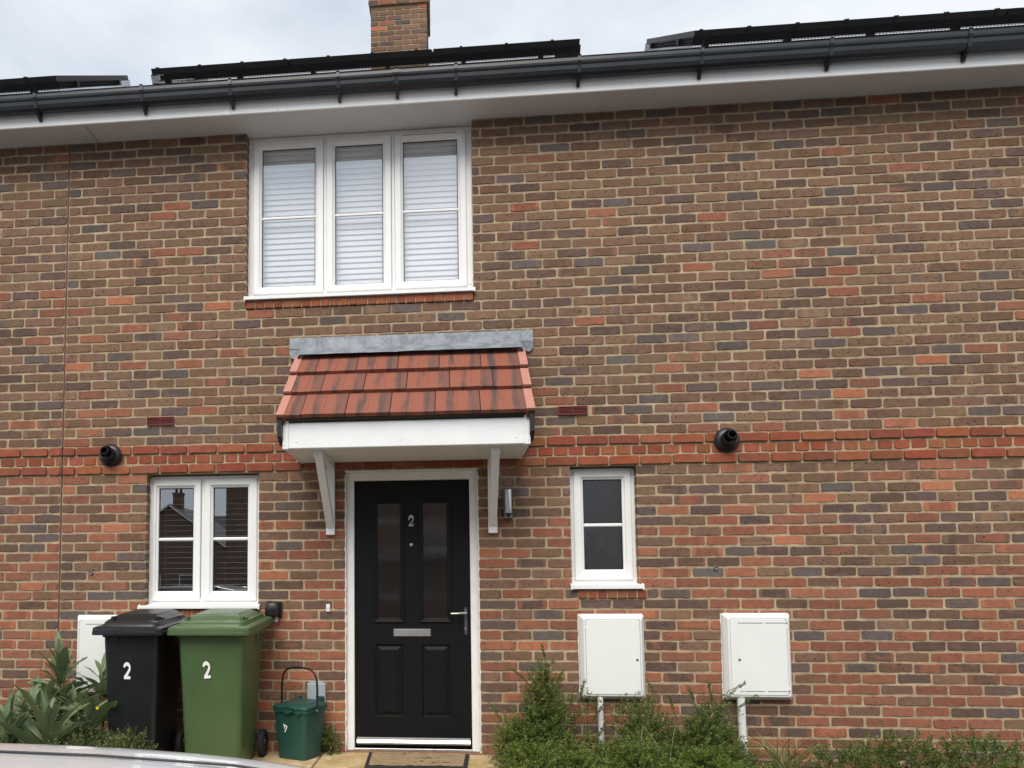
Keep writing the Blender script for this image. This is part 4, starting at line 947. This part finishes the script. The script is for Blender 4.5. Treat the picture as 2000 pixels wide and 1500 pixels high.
# ------------------------------------------------------------------ food caddy
CM = Matrix.Translation((1.935, -.165, GZ)) @ Matrix.Rotation(R(-24), 4, 'Z')
t_ = thing('food_caddy', 'small dark green food waste caddy with upright black handle on the paving', 'caddy', (1.935, -.165, GZ))
def cpart(name, mb, mat, smooth=False, parent=None, angle=30): return part(name, mb.xf(CM), mat, parent or t_, smooth, angle=angle)
rings = [rrect(0, 0, .118+.022*z/.33, .108+.026*z/.33, .03, z) for z in (0, .01, .17, .33)]
rings += [rrect(0, 0, .150, .145, .03, .332), rrect(0, 0, .150, .145, .03, .35), rrect(0, 0, .135, .13, .03, .352)]
cpart('body', MB().loft(rings), 'caddy', True)
cpart('lid', MB().loft([rrect(0, 0, .152, .147, .03, .353), rrect(0, 0, .153, .148, .03, .366), rrect(0, 0, .148, .143, .03, .374), [(p[0], p[1], .378+.05*(p[1]+.1)) for p in rrect(0, .0, .118, .112, .03, 0)], [(p[0], p[1], .388+.06*(p[1]+.1)) for p in rrect(0, .0, .105, .098, .03, 0)]]), 'caddy', True)
mb = MB(); arc = [(-.055+.11*i/12, .352-.026*math.sin(math.pi*i/12)) for i in range(13)]; mb.prism([(-.055, .356)]+arc+[(.055, .356)], 'y', -.160, -.142); cpart('front_lip', mb, 'caddy')
mb = MB(); arc = [(-.055+.11*i/12, .362+.022*math.sin(math.pi*i/12)) for i in range(13)]; mb.prism(arc, 'y', -.154, -.130); cpart('lid_grip', mb, 'caddy')
mb = MB(); mb.cbox(.07, .10, -.154, -.138, .315, .345, .004); cpart('catch', mb, 'caddy')
mb = MB(); mb.cbox(-.10, -.085, .10, .17, .372, .410, .004); mb.cbox(.085, .10, .10, .17, .372, .410, .004); mb.cbox(-.10, .10, .155, .172, .398, .414, .004); cpart('rear_handle', mb, 'caddy')
hp_ = []
for i in range(17):
    a = math.pi*i/16; hp_.append((-.150*math.cos(a) if True else 0, -.015, .345+.215+.062*math.sin(a)))
sq = [(-.158, -.01, .33), (-.156, -.01, .50), (-.150, -.01, .565), (-.132, -.01, .602), (-.10, -.01, .624), (-.05, -.01, .634), (.0, -.01, .636), (.05, -.01, .634), (.10, -.01, .624), (.132, -.01, .602), (.150, -.01, .565), (.156, -.01, .50), (.158, -.01, .33)]
cpart('carry_handle', MB().tube(sq, .0078, 10), 'black_plastic', True)
for sx in (-1, 1):
    mb = MB(); mb.lathe((sx*.146, -.01, .335), (sx, 0, 0), [(.018, 0), (.018, .012), (.012, .022), (.0, .022)], 14); cpart('handle_pivot', mb, 'caddy', True)
# angular white mark
mk = MB(); P_ = [(-.055, .250), (-.020, .235), (-.022, .222), (-.040, .190), (-.048, .190), (-.030, .224), (-.032, .228), (-.044, .236), (-.040, .214), (-.046, .212)]
fy = lambda z: -(.108+.026*z/.33)-.0015
mk.add([(p, fy(q), q) for p, q in P_], [(0, 1, 7), (1, 2, 6, 7), (2, 5, 6), (2, 3, 4, 5), (0, 7, 8, 9)]); o = cpart('white_mark', mk, 'sticker')

# ------------------------------------------------------------------ silver car parked in front
CARM = Matrix.Translation((.64, -4.02, ROAD)) @ Matrix.Rotation(R(1), 4, 'Z')
def make_car(label, M, paint):
    loc = M.translation
    t_ = thing('parked_car', label, 'car', loc, 'parked cars')
    st = [(-2.12, .60, .55, .62), (-2.08, .78, .70, .74), (-1.95, .93, .86, .81), (-1.6, .98, .92, .86), (-.6, .985, .925, .885), (.55, .985, .925, .88), (.85, .995, .935, .87), (1.25, .985, .925, .86), (1.65, .955, .895, .835), (1.92, .895, .825, .785), (2.06, .78, .70, .69), (2.12, .56, .52, .58)]
    st = [(x if x < .85 else .85+(x-.85)*1.30, h, s, w_) for x, h, s, w_ in st]
    def sec(x, h, s, w_):
        half = [(0, h), (.35*w_, h-.006), (.62*w_, h-.022), (.82*w_, (h+s)/2), (.93*w_, s), (.985*w_, s*.80), (1.0*w_, s*.60), (.985*w_, .36), (.93*w_, .24), (.5*w_, .20), (0, .20)]
        half = [(y, max(.2, z)) for y, z in half]
        return [(x, -y, z) for y, z in half]+[(x, y, z) for y, z in reversed(half[1:-1])]
    rings = [sec(*q) for q in st]
    mb = MB(); mb.loft(rings); body = part('body', mb.xf(M), paint, t_, True, angle=50)
    md = body.modifiers.new('sub', 'SUBSURF'); md.levels = 2; md.render_levels = 2
    # greenhouse
    def cab(x, w_, z): return [(x, -w_, z), (x, w_, z)]
    G = MB(); lo = .955
    base = [(.50, .70), (.0, .80), (-1.2, .80), (-1.85, .68)]; roof_ = [(-.28, .56), (-.55, .585), (-1.25, .585), (-1.65, .53)]; zr = [1.375, 1.43, 1.43, 1.35]
    bl = [Vector((x, -y, lo)) for x, y in base]; br = [Vector((x, y, lo)) for x, y in base]; tl = [Vector((x, -y, z)) for (x, y), z in zip(roof_, zr)]; tr = [Vector((x, y, z)) for (x, y), z in zip(roof_, zr)]
    def pane(name, q):
        mb = MB(); c = sum(q, Vector())/4; mb.add([M @ p for p in q], [(0, 1, 2, 3)]); return part(name, mb, 'car_glass', t_, fix=False)
    pane('windscreen', [bl[0], br[0], tr[0], tl[0]]); pane('rear_window', [br[3], bl[3], tl[3], tr[3]])
    for q, p in ((bl, tl), (br, tr)):
        for i in range(3): pane('side_window', [q[i], q[i+1], p[i+1], p[i]])
    mb = MB(); tops = [[p+Vector((0, 0, .012)) for p in tl], [Vector((p.x, 0, p.z+.04)) for p in tl], [p+Vector((0, 0, .012)) for p in tr]]
    mb.loft([[M @ p for p in r_] for r_ in tops], cap=False, closed=False); part('roof', mb, paint, t_, True, angle=0)
    for q, p in ((bl, tl), (br, tr)):
        for i in range(4): part('pillar', MB().tube([M @ q[i], M @ p[i]], .028 if i in (0, 3) else .02, 6), paint if i in (0, 3) else 'black_plastic', t_)
        part('roof_rail', MB().tube([M @ v for v in p], .02, 6), paint, t_)
    mb = MB(); mb.add([M @ Vector(p) for p in ((.47, -.72, .965), (.63, -.60, .98), (.68, 0, .995), (.63, .60, .98), (.47, .72, .965), (.44, 0, .99))], [(0, 1, 2, 5), (5, 2, 3, 4)]); part('scuttle', mb, 'black_plastic', t_)
    for sy in (-.35, .30): part('wiper', MB().tube([M @ Vector((.57, sy, .999)), M @ Vector((.54, sy+.25, 1.006)), M @ Vector((.50, sy+.52, .995))], .008, 6), 'black_plastic', t_)
    for sg in (-1, 1):
        pts = [(.66, .50, .981), (1.0, .51, .976), (1.4, .50, .968), (1.8, .48, .950), (2.1, .44, .922), (2.3, .38, .87)]
        part('bonnet_gap', MB().tube([M @ Vector((x, sg*y, z)) for x, y, z in pts], .0045, 6), 'black_plastic', t_)
    for sy in (-.22, .22):
        mb = MB(); mb.cbox(1.06, 1.085, sy-.012, sy+.012, .945, .972, .003); part('washer_jet', mb.xf(M), 'aluminium', t_)
    for x in (-1.30, 1.30):
        for sy in (-1, 1):
            w_ = part('wheel', MB().lathe(M @ Vector((x, sy*.66, .31)), M.to_3x3() @ Vector((0, sy, 0)), [(.20, 0), (.29, 0), (.31, .02), (.31, .18), (.29, .20), (.21, .20), (.2, .17)], 28), 'rubber', t_, True)
            part('rim', MB().lathe(M @ Vector((x, sy*.66, .31)), M.to_3x3() @ Vector((0, sy, 0)), [(.205, .15), (.205, .19), (.18, .17), (.06, .18), (.0, .19)], 20), 'aluminium', w_, True)
    for sy in (-1, 1):
        mb = MB(); mb.cbox(2.12, 2.32, sy*.58-.11, sy*.58+.11, .60, .72, .03); part('headlight', mb.xf(M), 'aluminium', t_, True)
        mb = MB(); mb.cbox(.06, .24, sy*.97-.07, sy*.97+.07, .96, 1.08, .03); part('door_mirror', mb.xf(M), paint, t_, True)
    return t_
make_car('silver white car whose bonnet fills the bottom left corner', CARM, 'car_paint')

# ------------------------------------------------------------------ plants
def leaf_mesh(name, L, W, bend, fold=.25, mat='leaf_big', n=7, curl=0, seed=0, shade=.5):
    """one broad lance-shaped leaf along +X, bending down, with a raised pale midrib"""
    rg = random.Random(seed); mb = MB(); x = z = 0
    for i in range(n+1):
        t_ = i/n; wd = W*.5*max(.02, math.sin(math.pi*min(1, t_**.85))**.75)
        if i == n: wd = .002
        if i == 0: wd = W*.06
        a = bend*t_*t_; wv = rg.uniform(-.07, .07)*W; up_ = fold*wd; m_ = min(.011*(1-.7*t_), wd*.3)
        mb.v += [(x, -wd, z+up_+wv), (x, -wd*.5, z+up_*.40), (x, -m_, z+.001), (x, 0, z+.006*(1-t_)), (x, m_, z+.001), (x, wd*.5, z+up_*.40), (x, wd, z+up_-wv)]
        x += L/n*math.cos(a); z -= L/n*math.sin(a)
    mi = []
    for i in range(n):
        for j in range(6): mb.f.append((i*7+j, (i+1)*7+j, (i+1)*7+j+1, i*7+j+1)); mi.append(1 if j in (2, 3) else 0)
    mb.attr = {'lcol': ('FLOAT', [shade]*len(mb.v))}
    me = mb.mesh(name, mat, True); me.materials.append(MAT['midrib']); me.polygons.foreach_set('material_index', mi)
    return me
BIG = [leaf_mesh('leaf', 1, .30+.045*(i % 3), .30+.20*(i % 4), .16, n=9, seed=i, shade=.05+.13*i) for i in range(7)]
def place(me, parent, p, direction, length, roll=0, name='leaf', wscale=1.0):
    o = bpy.data.objects.new(name, me); C.objects.link(o); o.parent = parent
    o.matrix_parent_inverse = Matrix.Translation(-Vector(parent.location))
    d = Vector(direction).normalized(); side = Vector((0, 0, 1)).cross(d)
    if side.length < 1e-3: side = Vector((1, 0, 0))
    side.normalize(); up_ = d.cross(side); M_ = Matrix((d, side, up_)).transposed().to_4x4()
    o.matrix_basis = Matrix.Translation(p) @ M_ @ Matrix.Rotation(roll, 4, 'X') @ Matrix.Diagonal((length, length*wscale, length, 1))
    return o
def rosette(label, base, top, n, lmin, lmax, seed, elev=(10, 80), az=(0, 360), group='broad-leaved plants by the black bin', nm='broad_leaf_plant', ws=1.0):
    rg = random.Random(seed); t_ = thing(nm, label, 'plant', base, group)
    b, tp_ = Vector(base), Vector(top)
    part('stem', MB().tube([b+Vector((0, 0, -.03)), b.lerp(tp_, .5)+Vector((rg.uniform(-.015, .015), rg.uniform(-.01, .01), 0)), tp_], [.007, .006, .004], 7), 'stem_green', t_, True)
    for i in range(n):
        f = i/(n-1); a = R(az[0]+(az[1]-az[0])*((i*.381966) % 1)+rg.uniform(-25, 25)); e = R(elev[0]+(elev[1]-elev[0])*f+rg.uniform(-20, 16))
        d = (math.cos(a)*math.cos(e), math.sin(a)*math.cos(e), math.sin(e))
        p = b.lerp(tp_, .30+.70*f**.7)
        place(rg.choice(BIG), t_, p, d, rg.uniform(lmin*.85, lmax*1.1)*(1-.25*f*f), rg.uniform(-.8, .8), wscale=ws*rg.uniform(.68, .95))
    return t_
rosette('tall broad-leaved plant standing left of the black bin against the wall', (.235, -.36, -.05), (.235, -.38, .66), 50, .22, .36, 1, (-5, 82), ws=.82)
rosette('broad-leaved plant in front of the left meter box, touching the black bin', (.50, -.30, -.05), (.52, -.32, .62), 20, .22, .33, 2, (-5, 55), ws=1.25)
rosette('broad-leaved plant with upright leaves nearest the car', (.46, -.95, -.05), (.475, -.96, .28), 40, .24, .42, 3, (8, 88), ws=.72)
rosette('narrow-leaved upright plant at the left edge of the photo', (.20, -.98, -.05), (.205, -.98, .28), 34, .25, .38, 4, (30, 88), ws=.62)
rosette('low broad-leaved plant with leaves arching toward the wall base', (.20, -.62, -.05), (.21, -.62, .40), 36, .24, .38, 5, (-12, 55), ws=.8)
rosette('low broad-leaved plant hidden between the bin and the upright plants', (.56, -.58, -.05), (.57, -.60, .36), 24, .24, .36, 6, (-10, 60), ws=1.15)
rosette('broad-leaved plant sprawling by the foot of the black bin', (.66, -1.0, -.05), (.67, -1.02, .10), 22, .2, .3, 8, (5, 60), ws=.8)
rosette('narrow-leaved plant behind the car at the left, below the tall one', (.02, -.52, -.05), (.03, -.54, .34), 30, .2, .32, 21, (-5, 80), ws=.6)
rosette('narrow-leaved plant filling the gap in front of the meter box', (.38, -.48, -.05), (.39, -.50, .40), 28, .2, .32, 22, (-12, 70), ws=.65)
# small-leaved shrubs: thousands of leaves, set on twigs
def unit(rg):
    while True:
        v = Vector((rg.uniform(-1, 1), rg.uniform(-1, 1), rg.uniform(-1, 1)))
        if .05 < v.length < 1: return v.normalized()
def sprig(mb, lc, tw, p, d, L, ls, rg, nl=16, sh=None):
    d = d.normalized(); u = d.orthogonal().normalized(); q = d.cross(u)
    g0 = Vector((0, 0, -1)); sh = rg.random() if sh is None else sh; droop = rg.uniform(-.1, .35)
    for i in range(nl):
        t_ = (i+.5)/nl; c = p+d*(L*t_)+g0*(droop*L*t_*t_*.5); a = i*2.4+rg.uniform(-.4, .4)
        o_ = (u*math.cos(a)+q*math.sin(a))*.85+d*rg.uniform(.35, .9); o_.normalize()
        s_ = ls*rg.uniform(.7, 1.2)*(1.0 if t_ < .85 else .75); sd_ = o_.cross(unit(rg)).normalized()*s_*.27; nn = o_.cross(sd_).normalized()*s_*.07
        b = len(mb.v); mb.v += [tuple(c), tuple(c+o_*s_*.45+sd_+nn), tuple(c+o_*s_), tuple(c+o_*s_*.45-sd_+nn)]; mb.f += [(b, b+1, b+2), (b, b+2, b+3)]
        v = min(1, max(0, sh*.55+t_*.35+rg.uniform(-.12, .18))); lc += [v]*4
    if tw is not None: tw.tube([p, p+d*L*.5+g0*droop*L*.12, p+d*L+g0*droop*L*.5], [.0022, .0016, .001], 4, cap=False)
def shrub(name, label, base, lobes, nsp, ls, seed, mat='leaf_small', group=None, spl=(.06, .12), sprays=(), nl=16, ymax=-.03, cat='shrub'):
    rg = random.Random(seed); t_ = thing(name, label, cat, base, group)
    mb = MB(); tw = MB(); lc = []; bs = Vector(base)
    tot = sum(l[3]*l[4]*l[5] for l in lobes)
    for (x, y, z, rx, ry, rz) in lobes:
        c = Vector((x, y, z)); n = int(nsp*rx*ry*rz/tot)
        tw.tube([bs+Vector((rg.uniform(-.03, .03), rg.uniform(-.03, .03), -.04)), bs.lerp(c, .5)+Vector((rg.uniform(-.03, .03), 0, 0)), c+Vector((0, 0, rz*.4))], [.006, .0045, .002], 5)
        for i in range(n):
            v = unit(rg); r_ = rg.random()**.42*(1+.28*mnoise.noise((v.x*2.1+x*5, v.y*2.1, v.z*2.1+seed)))
            p = c+Vector((v.x*rx, v.y*ry, v.z*rz))*r_
            if p.y > ymax or p.z < -.04: continue
            d = v*.75+Vector((0, -.1, .55))+unit(rg)*.5; sprig(mb, lc, tw if i % 6 == 0 else None, p, d, rg.uniform(*spl), ls, rg, nl)
    for (p0, p1, bow) in sprays:
        p0, p1 = Vector(p0), Vector(p1); mid_ = p0.lerp(p1, .55)+Vector(bow); tw.tube([p0, mid_, p1], [.003, .0022, .0012], 5)
        for i in range(16):
            t_s = .35+.65*i/15; c = p0*(1-t_s)**2+mid_*2*t_s*(1-t_s)+p1*t_s**2; sprig(mb, lc, None, c, (p1-p0)+unit(rg)*.35*(p1-p0).length, .022, ls*.95, rg, 5, .45)
    mb.attr = {'lcol': ('FLOAT', lc)}
    o_ = part('foliage', mb, mat, t_, fix=False); o_['kind'] = 'stuff'
    o_ = part('branches', tw, 'twig', t_); o_['kind'] = 'stuff'
    return t_
G1 = 'small-leaved shrubs in the bed right of the door'
shrub('small_leaved_shrub', 'tallest conical small-leaved shrub between the door and the middle meter box', (3.66, -.28, -.04), [(3.66, -.25, .50, .085, .09, .15), (3.67, -.25, .38, .12, .12, .15), (3.65, -.28, .19, .16, .16, .18), (3.69, -.23, .62, .045, .04, .09)], 850, .017, 41, group=G1,
      sprays=[((3.60, -.25, .50), (3.44, -.22, .645), (0, 0, .02)), ((3.69, -.22, .66), (3.665, -.20, .80), (0, 0, 0)), ((3.72, -.25, .5), (3.80, -.2, .62), (0, 0, 0))])
shrub('small_leaved_shrub', 'low bright green shrub beside the door frame and path', (3.46, -.45, -.04), [(3.46, -.36, .14, .13, .15, .17), (3.56, -.58, .05, .18, .18, .13), (3.42, -.55, .04, .08, .12, .10)], 650, .019, 42, mat='leaf_bright', group=G1, sprays=[((3.42, -.25, .2), (3.30, -.18, .38), (0, 0, .02))])
shrub('small_leaved_shrub', 'dense shrub below the middle meter box right of its pipe', (4.28, -.34, -.04), [(4.30, -.26, .24, .15, .15, .17), (4.42, -.30, .15, .14, .18, .15), (4.24, -.46, .08, .17, .18, .15), (4.36, -.60, .04, .20, .18, .13)], 1000, .018, 43, group=G1, sprays=[((4.42, -.22, .25), (4.375, -.19, .56), (.05, 0, .03)), ((4.36, -.22, .3), (4.38, -.2, .45), (0, 0, 0))])
shrub('small_leaved_shrub', 'dark rounded shrub left of the thick far right pipe', (4.76, -.32, -.04), [(4.77, -.27, .26, .12, .14, .15), (4.68, -.33, .15, .15, .18, .15), (4.83, -.34, .11, .10, .16, .14), (4.76, -.56, .04, .18, .18, .13)], 950, .018, 44, group=G1,
      sprays=[((4.82, -.22, .34), (5.02, -.20, .545), (-.02, 0, .05)), ((4.86, -.22, .28), (5.085, -.20, .465), (0, 0, .02)), ((4.70, -.22, .36), (4.655, -.2, .50), (0, 0, .02)), ((4.56, -.22, .3), (4.52, -.2, .45), (0, 0, .02)), ((4.80, -.22, .36), (4.79, -.2, .54), (0, 0, 0))])
shrub('small_leaved_shrub', 'thin straggly sprigs in front of the middle meter box pipe', (3.93, -.22, -.04), [(3.88, -.18, .32, .05, .06, .13), (3.97, -.18, .38, .05, .05, .07), (3.92, -.33, .08, .13, .12, .12)], 190, .017, 45, group=G1, sprays=[((3.90, -.2, .38), (3.945, -.2, .55), (0, 0, 0)), ((3.97, -.15, .2), (4.075, -.12, .36), (0, 0, .02)), ((4.0, -.2, .1), (4.10, -.12, .24), (0, 0, .02))])
shrub('small_leaved_shrub', 'yellow green low shrub mass along the front of the right bed', (3.95, -.85, -.04), [(3.58, -.78, .00, .16, .16, .12), (3.80, -.70, .03, .12, .14, .16), (3.97, -.82, .00, .16, .16, .11), (4.17, -.74, .05, .14, .16, .16), (4.38, -.84, .00, .18, .16, .11), (4.58, -.72, .05, .14, .16, .16), (4.76, -.80, .0, .16, .16, .12), (4.02, -.5, .05, .13, .12, .12)], 2100, .020, 46, mat='leaf_bright', group=G1)
shrub('small_leaved_shrub', 'shrubs continuing beyond the thick pipe at the right', (5.7, -.5, -.04), [(5.50, -.55, .06, .2, .2, .14), (5.85, -.5, .10, .22, .2, .16), (6.3, -.5, .08, .26, .22, .16)], 800, .019, 47, group=G1)
shrub('small_leaved_shrub', 'little olive shrub in front of the black wheelie bin', (.99, -.98, -.02), [(.99, -1.02, .14, .095, .07, .12), (1.03, -1.0, .22, .04, .04, .08), (.92, -1.0, .17, .04, .04, .08), (1.10, -1.0, .16, .05, .05, .10)], 300, .019, 48, mat='leaf_olive', sprays=[((1.02, -1.0, .2), (1.03, -1.0, .335), (0, 0, 0)), ((1.06, -1, .15), (1.10, -1, .30), (.01, 0, 0)), ((.95, -1, .15), (.925, -1, .265), (0, 0, 0))], nl=12)
shrub('ground_cover', 'olive ground cover filling the left bed between the broad leaves', (.2, -1.0, -.04), [(-.05, -.80, .16, .24, .25, .22), (.10, -1.15, .08, .25, .2, .17), (.38, -1.20, .06, .25, .18, .15), (.66, -1.15, .10, .20, .16, .16), (.72, -.85, .12, .14, .2, .2), (.40, -.72, .10, .25, .25, .18), (-.35, -.9, .12, .25, .3, .2), (.0, -.45, .12, .25, .2, .22)], 2600, .020, 49, mat='leaf_olive', spl=(.05, .11), nl=13, cat='ground cover')
shrub('weed_tuft', 'feathery weed tuft at the wall foot between the caddy and the door', (2.15, -.06, -.02), [(2.15, -.06, .06, .055, .035, .08), (2.12, -.05, .11, .03, .03, .06)], 130, .014, 50, spl=(.05, .09), nl=12, cat='weed')
# strap leaves, dry stalks and sedge
def blades(name, label, base, n, lmin, lmax, wd, seed, mat, spread=.5, group=None, cat='plant', bend=.6, rad=.04):
    rg = random.Random(seed); t_ = thing(name, label, cat, base, group); b = Vector(base)
    for i in range(n):
        a = rg.uniform(0, 6.28); p = b+Vector((rg.uniform(-rad, rad), rg.uniform(-rad*.6, rad*.6), -.02)); d = Vector((math.cos(a)*spread, math.sin(a)*spread*.6, 1)).normalized(); L = rg.uniform(lmin, lmax); side = d.cross(Vector((0, 1, 0))).normalized() if rg.random() < .8 else d.cross(Vector((1, 0, 0))).normalized()
        mb = MB(); hor = Vector((d.x, d.y, 0))
        bd = bend*rg.uniform(.3, 1.3)
        for k_ in range(6):
            s_ = k_/5; c = p+d*(L*s_)+hor*(L*bd*s_*s_)-Vector((0, 0, 1))*(L*bd*.45*s_**3); w_ = wd*(1-s_**2.2)*.5+.0003
            mb.v += [tuple(c-side*w_), tuple(c+side*w_)]
        mb.f = [(2*k_, 2*k_+1, 2*k_+3, 2*k_+2) for k_ in range(5)]; mb.attr = {'lcol': ('FLOAT', [rg.random()]*12)}
        part('blade', mb, mat, t_, True, angle=0, fix=False)
    return t_
blades('strap_leaf_clump', 'clump of pale strap leaves in front of the tall conical shrub', (3.62, -.72, .0), 11, .18, .30, .011, 1, 'leaf_strap', .3, 'strap leaf clumps')
blades('strap_leaf_clump', 'clump of pale strap leaves left of the middle meter box pipe', (3.93, -.68, .0), 10, .20, .32, .011, 2, 'leaf_strap', .3, 'strap leaf clumps')
blades('sedge_clump', 'yellow green sedge clump at the right edge beyond the thick pipe', (5.28, -.20, .0), 60, .22, .40, .006, 3, 'sedge', .6, None, 'grass', 1.0, .07)
blades('dry_stalks', 'thin dry grass stalks over the dense shrub', (4.30, -.62, .05), 8, .25, .42, .003, 5, 'dry', .35, None, 'grass', .5, .12)
t_ = rosette('fresh green weed with long leaves beside the right foot of the door frame', (3.40, -.30, -.04), (3.40, -.30, .16), 12, .13, .24, 12, (5, 75), group=None, nm='weed_plant', ws=.8)
# yellow flower
t_ = thing('yellow_flower', 'single small yellow flower beside the black wheelie bin', 'flower', (.66, -.62, .2)); part('stalk', MB().tube([(.66, -.62, .10), (.655, -.63, .32), (.652, -.66, .415)], .0016, 5), 'stem_green', t_)
for i in range(5):
    a = 6.283*i/5; mb = MB(); c = Vector((.652, -.665, .418)); u = Vector((math.cos(a), -.35, math.sin(a))); v = Vector((-math.sin(a), 0, math.cos(a)))
    mb.add([c, c+u*.008+v*.006, c+u*.014, c+u*.008-v*.006], [(0, 1, 2, 3)]); part('petal', mb, 'petal', t_, fix=False)

# ------------------------------------------------------------------ houses across the street (seen in the window reflections)
MAT['far_brick'] = None
t = NT('far_brick'); bk = t.n('ShaderNodeTexBrick', {'Scale': 1.0, 'Mortar Size': .008, 'Brick Width': .225, 'Row Height': .075, 'Color1': (.20, .10, .07, 1), 'Color2': (.13, .085, .062, 1), 'Mortar': (.30, .24, .17, 1)})
g = t.n('ShaderNodeSeparateXYZ', {0: t.pos()}); t.l(t.n('ShaderNodeCombineXYZ', {0: t.math('ADD', g.outputs[0], g.outputs[1]), 1: g.outputs[2]}).outputs[0], bk.inputs['Vector'])
t.set(Base_Color=bk.outputs[0], Roughness=.9); MAT['far_brick'] = t.m
def far_house(label, x0, x1, yf, depth, eave, pitch_, gable_front, wins, chx=(), porch=None):
    t_ = thing('opposite_house', label, 'house', ((x0+x1)/2, yf, ROAD), 'houses across the street'); yb = yf-depth
    mb = MB(); mb.box(x0, x1, yb, yf, ROAD, eave)
    if gable_front:
        ap = eave+(x1-x0)/2*math.tan(R(pitch_)); xm = (x0+x1)/2; mb.prism([(x0, eave), (x1, eave), (xm, ap)], 'y', yb, yf); part('wall', mb, 'far_brick', t_)
        rf = MB(); o_ = .25
        for s_, xe in ((-1, x0), (1, x1)):
            ez = eave-o_*math.tan(R(pitch_)); rf.add([(xe+s_*o_, yf+.2, ez+.05), (xm, yf+.2, ap+.05), (xm, yb-.2, ap+.05), (xe+s_*o_, yb-.2, ez+.05), (xe+s_*o_, yf+.2, ez+.2), (xm, yf+.2, ap+.2), (xm, yb-.2, ap+.2), (xe+s_*o_, yb-.2, ez+.2)], [(0, 1, 2, 3), (7, 6, 5, 4), (0, 4, 5, 1), (1, 5, 6, 2), (2, 6, 7, 3), (3, 7, 4, 0)])
        rfo = part('roof', rf, 'roof_main', t_)
        for s_, xe in ((-1, x0), (1, x1)): part('barge_board', MB().tube([(xe+s_*o_, yf+.22, eave-o_*math.tan(R(pitch_))+.08), (xm, yf+.22, ap+.08)], .09, 4), 'upvc', rfo)
        ry, rz_ = yf-depth*.15, ap
    else:
        ym = (yf+yb)/2; ap = eave+depth/2*math.tan(R(pitch_)); mb.prism([(yf, eave), (yb, eave), (ym, ap)], 'x', x0, x1); part('wall', mb, 'far_brick', t_)
        rf = MB(); rf.prism([(yf+.3, eave-.1), (yf+.3, eave+.05), (ym, ap+.18), (yb-.3, eave+.05), (yb-.3, eave-.1), (ym, ap+.03)], 'x', x0-.15, x1+.15); rfo = part('roof', rf, 'roof_main', t_); ry, rz_ = ym, ap
    for (a, b, c_, d) in wins:
        f_ = part('window', frame_ring(MB(), a, b, c_, d, .08, yf, yf+.03, .005), 'upvc', t_); part('pane', MB().box(a+.05, b-.05, yf+.004, yf+.012, c_+.05, d-.05), 'car_glass', f_)
    for (cx_, cy_) in chx:
        ch = part('chimney', MB().box(cx_-.4, cx_+.4, cy_-.3, cy_+.3, rz_-.6, rz_+1.15).box(cx_-.46, cx_+.46, cy_-.36, cy_+.36, rz_+1.15, rz_+1.3), 'far_brick', rfo)
        for q in (-.2, .2): part('chimney_pot', MB().lathe((cx_+q, cy_, rz_+1.3), (0, 0, 1), [(.12, 0), (.1, .4), (.0, .4)], 10), 'tile_edge', ch)
    if porch:
        px_, pw, pd, ph = porch; pr = part('porch', MB().prism([(px_-pw/2-.2, ph), (px_+pw/2+.2, ph), (px_, ph+pw*.36)], 'y', yf+.02, yf+pd), 'roof_main', t_)
        for s_ in (-1, 1):
            part('porch_board', MB().tube([(px_+s_*(pw/2+.25), yf+pd+.03, ph-.06), (px_, yf+pd+.03, ph+pw*.36+.04)], .08, 4), 'upvc', pr); part('porch_post', MB().cbox(px_+s_*pw/2-.05, px_+s_*pw/2+.05, yf+pd-.12, yf+pd-.02, ROAD, ph, .01), 'upvc', pr)
        part('porch_beam', MB().cbox(px_-pw/2, px_+pw/2, yf+pd-.1, yf+pd, ph-.1, ph+.05, .01), 'upvc', pr)
far_house('distant gabled brick house with chimney, mirrored in the left pane of the ground floor window', -25.6, -16.2, -56, 9, 4.6, 36, True, [(-23, -21.6, .8, 2.2), (-20, -18.6, .8, 2.2)], [(-20.7, -57.5)])
far_house('distant brick house with chimney, mirrored in the right pane of the ground floor window', -22, -9.6, -66, 9, 4.8, 38, False, [(-16, -14.5, 3, 4.3)], [(-16.7, -70.5)])
far_house('brick house straight across the street with a white porch, mirrored in the door glass', -4.6, 12, -19, 8, 5.2, 35, False, [(-3.4, -2.0, 3.3, 4.5), (-3.4, -1.8, .9, 2.2), (.55, 1.75, .8, 2.2), (.6, 1.8, 3.3, 4.5), (4.5, 5.7, .8, 2.1)], [(8.5, -23)], (2.9, 1.9, 1.2, 2.35))
